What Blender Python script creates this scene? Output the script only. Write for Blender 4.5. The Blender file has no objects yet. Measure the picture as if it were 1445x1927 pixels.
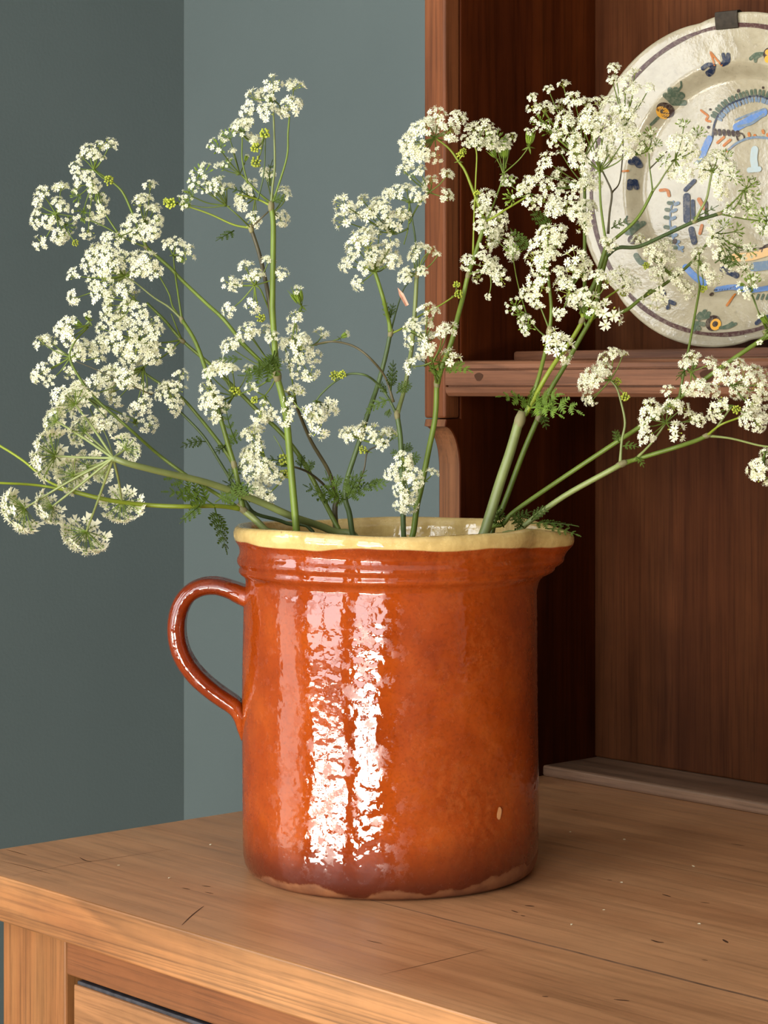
import bpy, bmesh, math, random
from mathutils import Vector, Matrix, Quaternion, noise as mnoise

PI = math.pi
SC = bpy.context.scene
COL = SC.collection

# ------------------------------------------------------------------ camera
cam_data = bpy.data.cameras.new('camera')
cam = bpy.data.objects.new('camera', cam_data)
COL.objects.link(cam)
cam.location = (1.14401, -1.02793, 0.327)
cam.rotation_euler = (math.radians(90), 0, math.atan2(0.745476, 0.666532))
cam_data.sensor_fit = 'VERTICAL'
cam_data.sensor_height = 36.0
cam_data.lens = 36.0 * 4280 / 1927
cam_data.shift_y = -(963.5 - 727) / 1927
cam_data.clip_start = 0.02
SC.camera = cam

# ------------------------------------------------------------------ world, windows, exposure
world = bpy.data.worlds.new('world')
SC.world = world
world.use_nodes = True
wb = world.node_tree.nodes['Background']
wb.inputs[0].default_value = (0.62, 0.72, 0.85, 1)
wb.inputs[1].default_value = 0.35

def window_light(name, x0, x1, z0, z1, radiance, color):
    """daylight through one glazed opening of the window wall"""
    d = bpy.data.lights.new(name, 'AREA')
    d.shape = 'RECTANGLE'
    d.size, d.size_y = x1 - x0, z1 - z0
    d.energy = radiance * PI * (x1 - x0) * (z1 - z0)
    d.color = color
    o = bpy.data.objects.new(name, d)
    COL.objects.link(o)
    o.location = ((x0 + x1) / 2, -2.72, (z0 + z1) / 2)
    o.rotation_euler = (math.radians(90), 0, 0)      # faces +Y, into the room
    return o

WINDOWS = [(1.17, 2.40), (-0.64, 0.73)]
for wx0, wx1 in WINDOWS:
    window_light('sky_light', wx0, wx1, -0.05, 1.75, 9.0, (0.95, 0.98, 1.0))
# sunlit ground seen through the lower panes; a hedge shades part of the second window
window_light('garden_light', 1.17, 2.40, -0.577, -0.14, 60.0, (1.0, 0.95, 0.84))
window_light('garden_light', -0.64, 0.73, -0.577, -0.29, 34.0, (1.0, 0.94, 0.82))
window_light('hedge_light', -0.64, 0.73, -0.29, -0.14, 1.5, (1.0, 0.9, 0.7))

# the smaller window in the left wall
SIDE_WIN = (-1.95, -0.92, -0.30, 1.30)
for nm, sz0_, sz1_, rad in (('side_sky_light', 0.45, SIDE_WIN[3], 8.5), ('side_garden_light', SIDE_WIN[2], 0.42, 2.6)):
    side = window_light(nm, SIDE_WIN[0], SIDE_WIN[1], sz0_, sz1_, rad, (0.92, 0.96, 1.0) if rad > 5 else (1.0, 0.92, 0.8))
    side.location = (-0.90, (SIDE_WIN[0] + SIDE_WIN[1]) / 2, (sz0_ + sz1_) / 2)
    side.rotation_euler = (math.radians(90), 0, math.radians(-90))

SC.view_settings.view_transform = 'Standard'
SC.view_settings.look = 'None'
SC.view_settings.gamma = 1
SC.view_settings.use_curve_mapping = False
SC.view_settings.exposure = 0.0

# ------------------------------------------------------------------ material helpers
def new_mat(name):
    m = bpy.data.materials.new(name)
    m.use_nodes = True
    nt = m.node_tree
    return m, nt, nt.nodes['Principled BSDF']

def N(nt, kind, **kw):
    n = nt.nodes.new(kind)
    for k, v in kw.items():
        if k == 'ins':
            for kk, vv in v.items():
                n.inputs[kk].default_value = vv
        else:
            setattr(n, k, v)
    return n

def ramp(nt, fac, stops, interp='LINEAR'):
    r = nt.nodes.new('ShaderNodeValToRGB')
    r.color_ramp.interpolation = interp
    e = r.color_ramp.elements
    while len(e) < len(stops):
        e.new(0.5)
    for el, (p, c) in zip(e, stops):
        el.position = p
        el.color = (c[0], c[1], c[2], 1) if not isinstance(c, (int, float)) else (c, c, c, 1)
    nt.links.new(fac, r.inputs[0])
    return r.outputs[0]

def mixc(nt, mode, fac, a, b):
    n = nt.nodes.new('ShaderNodeMix')
    n.data_type = 'RGBA'
    n.blend_type = mode
    for sock, v in ((n.inputs[0], fac), (n.inputs[6], a), (n.inputs[7], b)):
        if hasattr(v, 'is_linked'):
            nt.links.new(v, sock)
        elif isinstance(v, (int, float)):
            sock.default_value = v
        else:
            sock.default_value = (*v, 1)
    return n.outputs[2]

def math_n(nt, op, a, b=0.0, clamp=False):
    n = nt.nodes.new('ShaderNodeMath')
    n.operation = op
    n.use_clamp = clamp
    for sock, v in ((n.inputs[0], a), (n.inputs[1], b)):
        if hasattr(v, 'is_linked'):
            nt.links.new(v, sock)
        else:
            sock.default_value = v
    return n.outputs[0]

def wood(name, pale, mid, dark, axis='X', rough=0.45, spec=0.35, coat=0.0, ring=1.0, rs=11, fine=1.0):
    m, nt, b = new_mat(name)
    tc = N(nt, 'ShaderNodeTexCoord')
    oi = N(nt, 'ShaderNodeObjectInfo')
    off = nt.nodes.new('ShaderNodeVectorMath'); off.operation = 'SCALE'
    off.inputs[0].default_value = (3.1, 5.7, 4.3)
    nt.links.new(oi.outputs['Random'], off.inputs['Scale'])
    add = nt.nodes.new('ShaderNodeVectorMath'); add.operation = 'ADD'
    nt.links.new(tc.outputs['Object'], add.inputs[0]); nt.links.new(off.outputs[0], add.inputs[1])
    def stretched(al, ac, **kw):
        mp = nt.nodes.new('ShaderNodeMapping')
        s = {'X': (al, ac, ac), 'Y': (ac, al, ac), 'Z': (ac, ac, al)}[axis]
        mp.inputs['Scale'].default_value = s
        nt.links.new(add.outputs[0], mp.inputs['Vector'])
        n = N(nt, 'ShaderNodeTexNoise', ins=dict(Scale=1.0, **kw))
        nt.links.new(mp.outputs[0], n.inputs['Vector'])
        return n.outputs['Fac']
    broad = stretched(1.8, 14, Detail=3.0, Roughness=0.55, Distortion=0.8)
    rings = math_n(nt, 'FRACT', math_n(nt, 'MULTIPLY', stretched(1.3, rs, Detail=1.5, Roughness=0.4, Distortion=0.5), 11.0))
    ringc = ramp(nt, rings, [(0.0, 1.0), (0.62, 0.86), (0.88, 0.5), (1.0, 0.95)])
    pores = stretched(9, 420, Detail=4.0, Roughness=0.65)
    streak = stretched(5, 90, Detail=5.0, Roughness=0.6)
    blot = N(nt, 'ShaderNodeTexNoise', ins=dict(Scale=16.0, Detail=5.0, Roughness=0.6))
    nt.links.new(add.outputs[0], blot.inputs['Vector'])
    c = ramp(nt, broad, [(0.25, dark), (0.5, mid), (0.72, pale)])
    c = mixc(nt, 'MULTIPLY', 0.42 * ring, c, ringc)
    c = mixc(nt, 'MULTIPLY', 0.55 * fine, c, ramp(nt, streak, [(0.32, 0.55), (0.55, 1.0)]))
    c = mixc(nt, 'MULTIPLY', 0.55 * fine, c, ramp(nt, pores, [(0.36, 0.45), (0.52, 1.0)]))
    c = mixc(nt, 'MULTIPLY', 0.5 * fine, c, ramp(nt, blot.outputs['Fac'], [(0.32, 0.62), (0.6, 1.0)]))
    nt.links.new(c, b.inputs['Base Color'])
    b.inputs['Specular IOR Level'].default_value = spec
    rr = nt.nodes.new('ShaderNodeMapRange')
    rr.inputs['To Min'].default_value = rough - 0.1; rr.inputs['To Max'].default_value = rough + 0.15
    nt.links.new(streak, rr.inputs['Value']); nt.links.new(rr.outputs[0], b.inputs['Roughness'])
    b.inputs['Coat Weight'].default_value = coat
    b.inputs['Coat Roughness'].default_value = 0.35
    bp = N(nt, 'ShaderNodeBump', ins=dict(Strength=0.3, Distance=0.0005))
    h = math_n(nt, 'ADD', math_n(nt, 'MULTIPLY', streak, 1.0), math_n(nt, 'ADD', math_n(nt, 'MULTIPLY', pores, 0.7), math_n(nt, 'MULTIPLY', blot.outputs['Fac'], 1.3)))
    nt.links.new(h, bp.inputs['Height'])
    nt.links.new(bp.outputs[0], b.inputs['Normal'])
    return m

def plain(name, col, rough=0.5, spec=0.3, vary=0.0, scale=60.0):
    m, nt, b = new_mat(name)
    b.inputs['Roughness'].default_value = rough
    b.inputs['Specular IOR Level'].default_value = spec
    if vary:
        tc = N(nt, 'ShaderNodeTexCoord')
        n = N(nt, 'ShaderNodeTexNoise', ins=dict(Scale=scale, Detail=4.0))
        nt.links.new(tc.outputs['Object'], n.inputs['Vector'])
        lo = tuple(v * (1 - vary) for v in col); hi = tuple(min(1, v * (1 + vary)) for v in col)
        nt.links.new(ramp(nt, n.outputs['Fac'], [(0.3, lo), (0.7, hi)]), b.inputs['Base Color'])
    else:
        b.inputs['Base Color'].default_value = (*col, 1)
    return m

def wall_mat(name, col):
    m, nt, b = new_mat(name)
    tc = N(nt, 'ShaderNodeTexCoord')
    n1 = N(nt, 'ShaderNodeTexNoise', ins=dict(Scale=3.0, Detail=3.0))
    n2 = N(nt, 'ShaderNodeTexNoise', ins=dict(Scale=300.0, Detail=3.0))
    n3 = N(nt, 'ShaderNodeTexNoise', ins=dict(Scale=14.0, Detail=4.0))
    for n in (n1, n2, n3):
        nt.links.new(tc.outputs['Object'], n.inputs['Vector'])
    c = ramp(nt, n1.outputs['Fac'], [(0.3, tuple(v * .95 for v in col)), (0.7, tuple(v * 1.05 for v in col))])
    nt.links.new(c, b.inputs['Base Color'])
    b.inputs['Roughness'].default_value = 0.7
    b.inputs['Specular IOR Level'].default_value = 0.2
    bp = N(nt, 'ShaderNodeBump', ins=dict(Strength=0.25, Distance=0.0008))
    nt.links.new(math_n(nt, 'ADD', n2.outputs['Fac'], math_n(nt, 'MULTIPLY', n3.outputs['Fac'], 2.0)), bp.inputs['Height'])
    nt.links.new(bp.outputs[0], b.inputs['Normal'])
    return m

def glaze_mat():
    """red-brown glazed earthenware: cream slip band at the rim, bare clay at the foot"""
    m, nt, b = new_mat('glazed_earthenware')
    tc = N(nt, 'ShaderNodeTexCoord')
    P = tc.outputs['Object']
    sep = N(nt, 'ShaderNodeSeparateXYZ'); nt.links.new(P, sep.inputs[0])
    z = sep.outputs['Z']
    def noi(scale, detail=3.0, rough=0.5, vec=P, dist=0.0):
        n = N(nt, 'ShaderNodeTexNoise', ins=dict(Scale=scale, Detail=detail, Roughness=rough, Distortion=dist))
        nt.links.new(vec, n.inputs['Vector'])
        return n.outputs['Fac']
    flat = N(nt, 'ShaderNodeMapping'); flat.inputs['Scale'].default_value = (1, 1, 0.0); nt.links.new(P, flat.inputs['Vector'])
    F2 = flat.outputs[0]
    # glaze colour
    big = noi(22, 4, 0.6)
    mot = noi(170, 5, 0.75)
    spk = noi(520, 3, 0.6)
    c = ramp(nt, big, [(0.28, (0.185, 0.024, 0.0025)), (0.5, (0.255, 0.037, 0.0035)), (0.74, (0.325, 0.058, 0.006))])
    mask = ramp(nt, noi(14, 3, 0.5), [(0.42, 0.0), (0.66, 1.0)])
    fx = ramp(nt, sep.outputs['X'], [(0.0, 0.25), (0.06, 1.0)])
    mm = math_n(nt, 'MULTIPLY', math_n(nt, 'MULTIPLY', mask, fx), ramp(nt, mot, [(0.46, 0.0), (0.62, 0.75)]))
    c = mixc(nt, 'MIX', mm, c, (0.31, 0.068, 0.013))
    c = mixc(nt, 'MULTIPLY', 0.5, c, ramp(nt, spk, [(0.3, 0.55), (0.5, 1.0)]))
    # darker, thicker glaze pooled towards the foot
    zz = math_n(nt, 'ADD', z, math_n(nt, 'MULTIPLY', math_n(nt, 'SUBTRACT', noi(30, 4), 0.5), 0.03))
    c = mixc(nt, 'MIX', ramp(nt, math_n(nt, 'MULTIPLY', zz, 10.0), [(0.12, 0.85), (0.42, 0.0)]), c, (0.085, 0.014, 0.006))
    # bare clay at the foot
    zf = math_n(nt, 'ADD', z, math_n(nt, 'ADD', math_n(nt, 'MULTIPLY', math_n(nt, 'SUBTRACT', noi(16, 2, 0.5, F2), 0.5), -0.04), math_n(nt, 'MULTIPLY', math_n(nt, 'SUBTRACT', noi(140, 3, 0.6), 0.5), 0.005)))
    foot = ramp(nt, math_n(nt, 'MULTIPLY', zf, 10.0), [(0.078, 1.0), (0.095, 0.0)])
    clay = ramp(nt, noi(90, 5), [(0.3, (0.20, 0.065, 0.022)), (0.7, (0.34, 0.13, 0.045))])
    c = mixc(nt, 'MIX', foot, c, clay)
    # shade on the handle, painted into the colour as a darker brown
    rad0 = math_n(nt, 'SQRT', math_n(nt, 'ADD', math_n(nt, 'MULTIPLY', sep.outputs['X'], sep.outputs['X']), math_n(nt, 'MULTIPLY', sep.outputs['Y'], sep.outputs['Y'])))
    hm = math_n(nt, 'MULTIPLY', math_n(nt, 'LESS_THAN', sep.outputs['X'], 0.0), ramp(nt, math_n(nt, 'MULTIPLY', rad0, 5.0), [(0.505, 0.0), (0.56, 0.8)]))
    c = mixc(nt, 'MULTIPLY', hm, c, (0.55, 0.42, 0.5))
    # cream slip at the rim, with a wavy lower line
    wob = math_n(nt, 'MULTIPLY', math_n(nt, 'SUBTRACT', noi(13, 2, 0.5, F2), 0.5), 0.012)
    zs = math_n(nt, 'ADD', z, wob)
    slip = ramp(nt, math_n(nt, 'MULTIPLY', math_n(nt, 'SUBTRACT', zs, 0.2), 20.0), [(0.445, 0.0), (0.462, 1.0)])
    # everything inside the wall is slip too
    rad = math_n(nt, 'SQRT', math_n(nt, 'ADD', math_n(nt, 'MULTIPLY', sep.outputs['X'], sep.outputs['X']), math_n(nt, 'MULTIPLY', sep.outputs['Y'], sep.outputs['Y'])))
    inside = math_n(nt, 'LESS_THAN', rad, 0.0955)
    slip = math_n(nt, 'MAXIMUM', slip, math_n(nt, 'MULTIPLY', inside, math_n(nt, 'GREATER_THAN', z, 0.004)))
    cream = ramp(nt, noi(48, 5, 0.65), [(0.3, (0.40, 0.26, 0.085)), (0.55, (0.56, 0.39, 0.145)), (0.8, (0.62, 0.47, 0.20))])
    chips = ramp(nt, noi(120, 5, 0.75), [(0.30, 1.0), (0.37, 0.0)])
    edge = ramp(nt, math_n(nt, 'MULTIPLY', math_n(nt, 'SUBTRACT', z, 0.22), 50.0), [(0.5, 0.0), (0.66, 1.0)])
    cream = mixc(nt, 'MIX', math_n(nt, 'MULTIPLY', chips, edge), cream, (0.16, 0.10, 0.06))
    c = mixc(nt, 'MIX', slip, c, cream)
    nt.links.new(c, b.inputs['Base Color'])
    worn = ramp(nt, noi(95, 6, 0.72), [(0.53, 0.0), (0.58, 1.0)])
    shine = mixc(nt, 'MIX', worn, (0.03, 0.03, 0.03), (0.30, 0.30, 0.30))
    rough = mixc(nt, 'MIX', foot, shine, (0.7, 0.7, 0.7))
    nt.links.new(rough, b.inputs['Roughness'])
    b.inputs['IOR'].default_value = 1.55
    b.inputs['Specular IOR Level'].default_value = 0.55
    bp = N(nt, 'ShaderNodeBump', ins=dict(Strength=0.33, Distance=0.0011))
    h = math_n(nt, 'ADD', math_n(nt, 'MULTIPLY', noi(140, 1, 0.4), 1.0), math_n(nt, 'MULTIPLY', noi(380, 1, 0.5), 0.16))
    nt.links.new(h, bp.inputs['Height']); nt.links.new(bp.outputs[0], b.inputs['Normal'])
    return m

def leafy(name, col, vary=0.25, rough=0.55, trans=0.25, stripes=False, spec=0.35):
    m, nt, b = new_mat(name)
    tc = N(nt, 'ShaderNodeTexCoord')
    oi = N(nt, 'ShaderNodeObjectInfo')
    n = N(nt, 'ShaderNodeTexNoise', ins=dict(Scale=70.0, Detail=3.0))
    nt.links.new(tc.outputs['Object'], n.inputs['Vector'])
    v = math_n(nt, 'ADD', math_n(nt, 'MULTIPLY', n.outputs['Fac'], 0.6), math_n(nt, 'MULTIPLY', oi.outputs['Random'], 0.4))
    lo = tuple(x * (1 - vary) for x in col); hi = tuple(min(1, x * (1 + vary)) for x in col)
    c = ramp(nt, v, [(0.25, lo), (0.75, hi)])
    nt.links.new(c, b.inputs['Base Color'])
    b.inputs['Roughness'].default_value = rough
    b.inputs['Specular IOR Level'].default_value = spec
    if trans:
        tr = N(nt, 'ShaderNodeBsdfTranslucent')
        nt.links.new(c, tr.inputs['Color'])
        mx = N(nt, 'ShaderNodeMixShader'); mx.inputs[0].default_value = trans
        nt.links.new(b.outputs[0], mx.inputs[1]); nt.links.new(tr.outputs[0], mx.inputs[2])
        out = [x for x in nt.nodes if x.type == 'OUTPUT_MATERIAL'][0]
        nt.links.new(mx.outputs[0], out.inputs['Surface'])
    return m

MAT = {}
MAT['top'] = wood('waxed_pine_top', (0.56, 0.28, 0.128), (0.495, 0.235, 0.103), (0.39, 0.172, 0.072), 'X', 0.42, 0.45, coat=0.12, ring=0.55, fine=0.6)
MAT['edge'] = wood('pine_front', (0.3968, 0.1856, 0.0672), (0.3392, 0.1376, 0.0422), (0.2432, 0.0800, 0.0218), 'X', 0.42, 0.45, coat=0.1, ring=1.7, rs=34)
MAT['post'] = wood('pine_post', (0.3224, 0.1426, 0.0465), (0.2728, 0.1054, 0.0310), (0.1984, 0.0651, 0.0174), 'Z', 0.45, 0.4, ring=0.9, rs=22)
MAT['rail'] = wood('pine_rail', (0.2604, 0.1023, 0.0341), (0.2108, 0.0744, 0.0229), (0.1488, 0.0465, 0.0130), 'X', 0.5, 0.35, ring=0.6)
MAT['drawer'] = wood('pine_drawer', (0.3584, 0.1728, 0.0704), (0.3072, 0.1344, 0.0499), (0.2304, 0.0896, 0.0288), 'X', 0.45, 0.4, ring=0.8)
MAT['stile'] = wood('rack_pine_upright', (0.24, 0.084, 0.029), (0.185, 0.058, 0.0185), (0.12, 0.033, 0.01), 'Z', 0.5, 0.22, ring=1.0, rs=22)
MAT['shelf'] = wood('rack_pine_shelf', (0.28, 0.125, 0.064), (0.205, 0.08, 0.038), (0.115, 0.04, 0.018), 'X', 0.42, 0.3, ring=1.4, rs=30)
MAT['dark'] = wood('dark_stained_boards', (0.098, 0.0205, 0.0038), (0.064, 0.0122, 0.0022), (0.032, 0.0055, 0.0011), 'Z', 0.55, 0.07, ring=0.7)
MAT['back'] = wood('dark_back_boards', (0.1, 0.032, 0.0105), (0.07, 0.0205, 0.0066), (0.038, 0.0098, 0.0032), 'Z', 0.5, 0.07, ring=0.7)
MAT['cut'] = wood('rack_pine_cut_edge', (0.25, 0.1, 0.038), (0.2, 0.073, 0.026), (0.125, 0.038, 0.013), 'Z', 0.55, 0.3, ring=1.1, rs=24)
MAT['ledge'] = wood('rack_pine_foot', (0.3, 0.175, 0.105), (0.23, 0.125, 0.072), (0.15, 0.075, 0.04), 'X', 0.55, 0.3, ring=0.8)
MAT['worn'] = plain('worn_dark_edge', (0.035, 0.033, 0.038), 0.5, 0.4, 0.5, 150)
MAT['gap'] = plain('scratch_dirt', (0.06, 0.026, 0.014), 0.7, 0.1)
MAT['wall'] = wall_mat('grey_green_wall_paint', (0.0990, 0.1230, 0.1200))
MAT['white'] = plain('white_paint', (0.6, 0.6, 0.58), 0.6, 0.2)
MAT['floor'] = wood('oak_floor', (0.30, 0.17, 0.09), (0.24, 0.13, 0.065), (0.17, 0.085, 0.04), 'Y', 0.5, 0.3)
MAT['glaze'] = glaze_mat()
MAT['petal'] = leafy('cream_petals', (0.8904, 0.8610, 0.6468), 0.05, 0.6, 0.3, spec=0.15)
MAT['heart'] = leafy('yellow_green_flower_centres', (0.3150, 0.3525, 0.0750), 0.25, 0.6, 0.1)
MAT['bud'] = leafy('yellow_green_buds', (0.4000, 0.4400, 0.0480), 0.3, 0.55, 0.15)
MAT['pod'] = leafy('green_seed_pods', (0.1950, 0.2850, 0.0338), 0.3, 0.45, 0.15)
MAT['leaf'] = leafy('fern_like_leaves', (0.062, 0.098, 0.013), 0.4, 0.55, 0.25, spec=0.15)
MAT['young_leaf'] = leafy('young_leaves', (0.11, 0.175, 0.022), 0.3, 0.5, 0.25, spec=0.2)
MAT['g'] = leafy('green_stem', (0.105, 0.145, 0.02), 0.3, 0.4, 0.0, spec=0.3)
MAT['p'] = leafy('pale_green_stem', (0.175, 0.205, 0.062), 0.25, 0.45, 0.0, spec=0.45)
MAT['y'] = leafy('yellow_green_stem', (0.19, 0.235, 0.02), 0.25, 0.4, 0.0, spec=0.3)
MAT['b'] = leafy('blue_green_stem', (0.065, 0.095, 0.03), 0.3, 0.4, 0.0, spec=0.3)
MAT['u'] = leafy('purple_brown_stem', (0.075, 0.062, 0.03), 0.35, 0.4, 0.0, spec=0.3)
MAT['node'] = leafy('pale_stem_joint', (0.17, 0.15, 0.065), 0.25, 0.6, 0.0)
MAT['plate'] = None

# ------------------------------------------------------------------ mesh helpers
def link(name, me, parent=None, mats=(), loc=None):
    o = bpy.data.objects.new(name, me)
    COL.objects.link(o)
    for m in mats:
        if len(me.materials) < len(mats):
            me.materials.append(m)
    if parent is not None:
        o.parent = parent
    if loc is not None:
        o.location = loc
    return o

def thing(name, label, cat, loc=(0, 0, 0), rotz=0.0, group=None):
    o = bpy.data.objects.new(name, None)
    COL.objects.link(o)
    o.location = loc
    o.rotation_euler = (0, 0, rotz)
    o.empty_display_size = 0.02
    tag(o, label, cat, group)
    return o

def tag(o, label, cat, group=None):
    o['label'] = label
    o['category'] = cat
    if group:
        o['group'] = group
    return o

def struct(o):
    o['kind'] = 'structure'
    return o

def box_mesh(name, x0, x1, y0, y1, z0, z1, bevel=0.0015, seg=2, wob=0.0, cuts=0):
    bm = bmesh.new()
    bmesh.ops.create_cube(bm, size=1.0)
    for v in bm.verts:
        v.co = Vector(((x0 + x1) / 2 + v.co.x * (x1 - x0), (y0 + y1) / 2 + v.co.y * (y1 - y0), (z0 + z1) / 2 + v.co.z * (z1 - z0)))
    if bevel:
        bmesh.ops.bevel(bm, geom=list(bm.edges), offset=bevel, segments=seg, profile=0.5, affect='EDGES')
    me = bpy.data.meshes.new(name)
    bm.to_mesh(me); bm.free()
    return me

def box(name, mat, parent, x0, x1, y0, y1, z0, z1, bevel=0.0015, seg=2):
    o = link(name, box_mesh(name, x0, x1, y0, y1, z0, z1, bevel, seg), parent, [mat])
    return o

class MB:
    def __init__(s):
        s.v, s.f, s.m = [], [], []
    def add(s, vs, fs, mi=0):
        b = len(s.v)
        s.v += [tuple(v) for v in vs]
        s.f += [tuple(b + i for i in f) for f in fs]
        s.m += [mi] * len(fs)
    def tube(s, pts, radii, sides=6, mi=0, cap=True, ribs=0.0):
        pts = [Vector(p) for p in pts]
        n = len(pts)
        b = len(s.v)
        up = None
        for i, p in enumerate(pts):
            t = (pts[min(i + 1, n - 1)] - pts[max(i - 1, 0)]).normalized()
            if up is None:
                up = t.orthogonal().normalized()
            up = (up - t * up.dot(t))
            up = up.normalized() if up.length > 1e-6 else t.orthogonal().normalized()
            w = t.cross(up)
            for k in range(sides):
                a = 2 * PI * k / sides
                r = radii[i] * (1 + (ribs if k % 2 else -ribs))
                s.v.append(tuple(p + (up * math.cos(a) + w * math.sin(a)) * r))
        for i in range(n - 1):
            for k in range(sides):
                k2 = (k + 1) % sides
                s.f.append((b + i * sides + k, b + i * sides + k2, b + (i + 1) * sides + k2, b + (i + 1) * sides + k))
                s.m.append(mi)
        if cap:
            s.f.append(tuple(b + k for k in reversed(range(sides)))); s.m.append(mi)
            s.f.append(tuple(b + (n - 1) * sides + k for k in range(sides))); s.m.append(mi)
    def mesh(s, name, smooth=True):
        me = bpy.data.meshes.new(name)
        me.from_pydata(s.v, [], s.f)
        me.polygons.foreach_set('material_index', s.m)
        if smooth:
            me.polygons.foreach_set('use_smooth', [True] * len(s.f))
        me.update()
        return me

def catmull(pts, per=5):
    pts = [Vector(p) for p in pts]
    if len(pts) < 3:
        return [pts[0].lerp(pts[-1], i / per) for i in range(per + 1)]
    P = [pts[0] * 2 - pts[1]] + pts + [pts[-1] * 2 - pts[-2]]
    out = []
    for i in range(1, len(P) - 2):
        p0, p1, p2, p3 = P[i - 1:i + 3]
        for j in range(per):
            t = j / per
            out.append(0.5 * ((2 * p1) + (p2 - p0) * t + (2 * p0 - 5 * p1 + 4 * p2 - p3) * t * t + (3 * p1 - p0 - 3 * p2 + p3) * t ** 3))
    out.append(pts[-1])
    return out

# ------------------------------------------------------------------ the room
ZF = -0.86
CX = -0.8335       # left wall
CY = 0.45          # back wall
XR, ZC, YF = 3.3, 1.95, -2.62
struct(box('floor', MAT['floor'], None, CX - 0.1, XR + 0.1, YF - 0.2, CY + 0.1, ZF - 0.05, ZF, 0))
struct(box('wall_back', MAT['wall'], None, CX, XR, CY, CY + 0.1, ZF, ZC, 0))
struct(box('wall_right', MAT['wall'], None, XR, XR + 0.1, YF - 0.2, CY + 0.1, ZF, ZC, 0))
struct(box('ceiling', MAT['white'], None, CX - 0.1, XR + 0.1, YF - 0.2, CY + 0.1, ZC, ZC + 0.05, 0))
wf = MB()
def addbox(mb, x0, x1, y0, y1, z0, z1, mi=0):
    vs = [(x, y, z) for x in (x0, x1) for y in (y0, y1) for z in (z0, z1)]
    mb.add(vs, [(0, 1, 3, 2), (4, 6, 7, 5), (0, 4, 5, 1), (2, 3, 7, 6), (0, 2, 6, 4), (1, 5, 7, 3)], mi)
WZ0, WZ1 = -0.60, 1.77
wl = MB()
sy0, sy1, sz0, sz1 = SIDE_WIN[0] - .02, SIDE_WIN[1] + .02, SIDE_WIN[2] - .02, SIDE_WIN[3] + .02
addbox(wl, CX - 0.1, CX, sy1, CY + 0.1, ZF, ZC); addbox(wl, CX - 0.1, CX, YF - 0.2, sy0, ZF, ZC)
addbox(wl, CX - 0.1, CX, sy0, sy1, ZF, sz0); addbox(wl, CX - 0.1, CX, sy0, sy1, sz1, ZC)
struct(link('wall_left', wl.mesh('wall_left', False), None, [MAT['wall']]))
fr = MB()
fx0, fx1 = CX - .05, CX - .01
addbox(fr, fx0, fx1, sy0, sy0 + .04, sz0, sz1); addbox(fr, fx0, fx1, sy1 - .04, sy1, sz0, sz1)
addbox(fr, fx0, fx1, sy0, sy1, sz0, sz0 + .04); addbox(fr, fx0, fx1, sy0, sy1, sz1 - .04, sz1)
addbox(fr, fx0, fx1, sy0, sy1, 0.415, 0.455)
struct(link('window_3', fr.mesh('window_frame', False), None, [MAT['white']]))
xs = [CX, WINDOWS[1][0] - .02, WINDOWS[1][1] + .02, WINDOWS[0][0] - .02, WINDOWS[0][1] + .02, XR]
for i in range(5):
    if i % 2 == 0:
        addbox(wf, xs[i], xs[i + 1], YF - 0.2, YF, ZF, ZC)
    else:
        addbox(wf, xs[i], xs[i + 1], YF - 0.2, YF, ZF, WZ0)
        addbox(wf, xs[i], xs[i + 1], YF - 0.2, YF, WZ1, ZC)
struct(link('wall_front', wf.mesh('wall_front', False), None, [MAT['wall']]))
for wi, (x0, x1) in enumerate(WINDOWS):
    fr = MB()
    a, b_ = x0 - .02, x1 + .02
    y0, y1 = YF - 0.08, YF - 0.03
    addbox(fr, a, a + .045, y0, y1, WZ0, WZ1); addbox(fr, b_ - .045, b_, y0, y1, WZ0, WZ1)
    addbox(fr, a, b_, y0, y1, WZ0, WZ0 + .03); addbox(fr, a, b_, y0, y1, WZ1 - .05, WZ1)
    addbox(fr, a, b_, y0, y1, -0.14, -0.05)
    addbox(fr, (a + b_) / 2 - .03, (a + b_) / 2 + .03, y0, y1, WZ0, WZ1)
    addbox(fr, a, b_, y0 + .01, y1 - .01, -0.37, -0.345)
    for zb in (0.55, 1.15):
        addbox(fr, a, b_, y0 + .01, y1 - .01, zb, zb + .03)
    struct(link('window_%d' % (wi + 1), fr.mesh('window_frame', False), None, [MAT['white']]))

# ------------------------------------------------------------------ the dresser base
dresser = thing('dresser', 'honey coloured waxed pine dresser base whose top carries the brown jug', 'dresser', (0.4, 0.1, ZF))
def dbox(name, mat, x0, x1, y0, y1, z0, z1, bevel=0.0015, seg=2, parent=None, zoff=True):
    o = box(name, mat, dresser if parent is None else parent, x0 - 0.4, x1 - 0.4, y0 - 0.1, y1 - 0.1, z0 - ZF, z1 - ZF, bevel, seg)
    return o
X0, X1 = -0.2345, 1.15
TT = 0.0305
SEAMS = [-0.2065, -0.0695, 0.148, 0.425]
for i in range(3):
    y0, y1 = SEAMS[i], SEAMS[i + 1]
    pl = dbox('plank', MAT['top'], X0, X1, y0 + (0.0 if i == 0 else 0.00012), y1 - 0.00012, -TT, 0, 0)
    if i == 0:
        pl['label'] = 'front plank of the top with its bright rounded orange edge'
        # front edge: rounded arris, its own redder, glossier grain
        me = pl.data
        bm = bmesh.new(); bm.from_mesh(me)
        bmesh.ops.bevel(bm, geom=[e for e in bm.edges if all(v.co.y < y0 - 0.1 + 1e-4 for v in e.verts)], offset=0.0012, segments=2, profile=0.5, affect='EDGES')
        bm.to_mesh(me); bm.free()
        me.materials.append(MAT['edge'])
        for p in me.polygons:
            if p.center.y < y0 - 0.1 + 0.0016:
                p.material_index = 1
YP = -0.172
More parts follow.
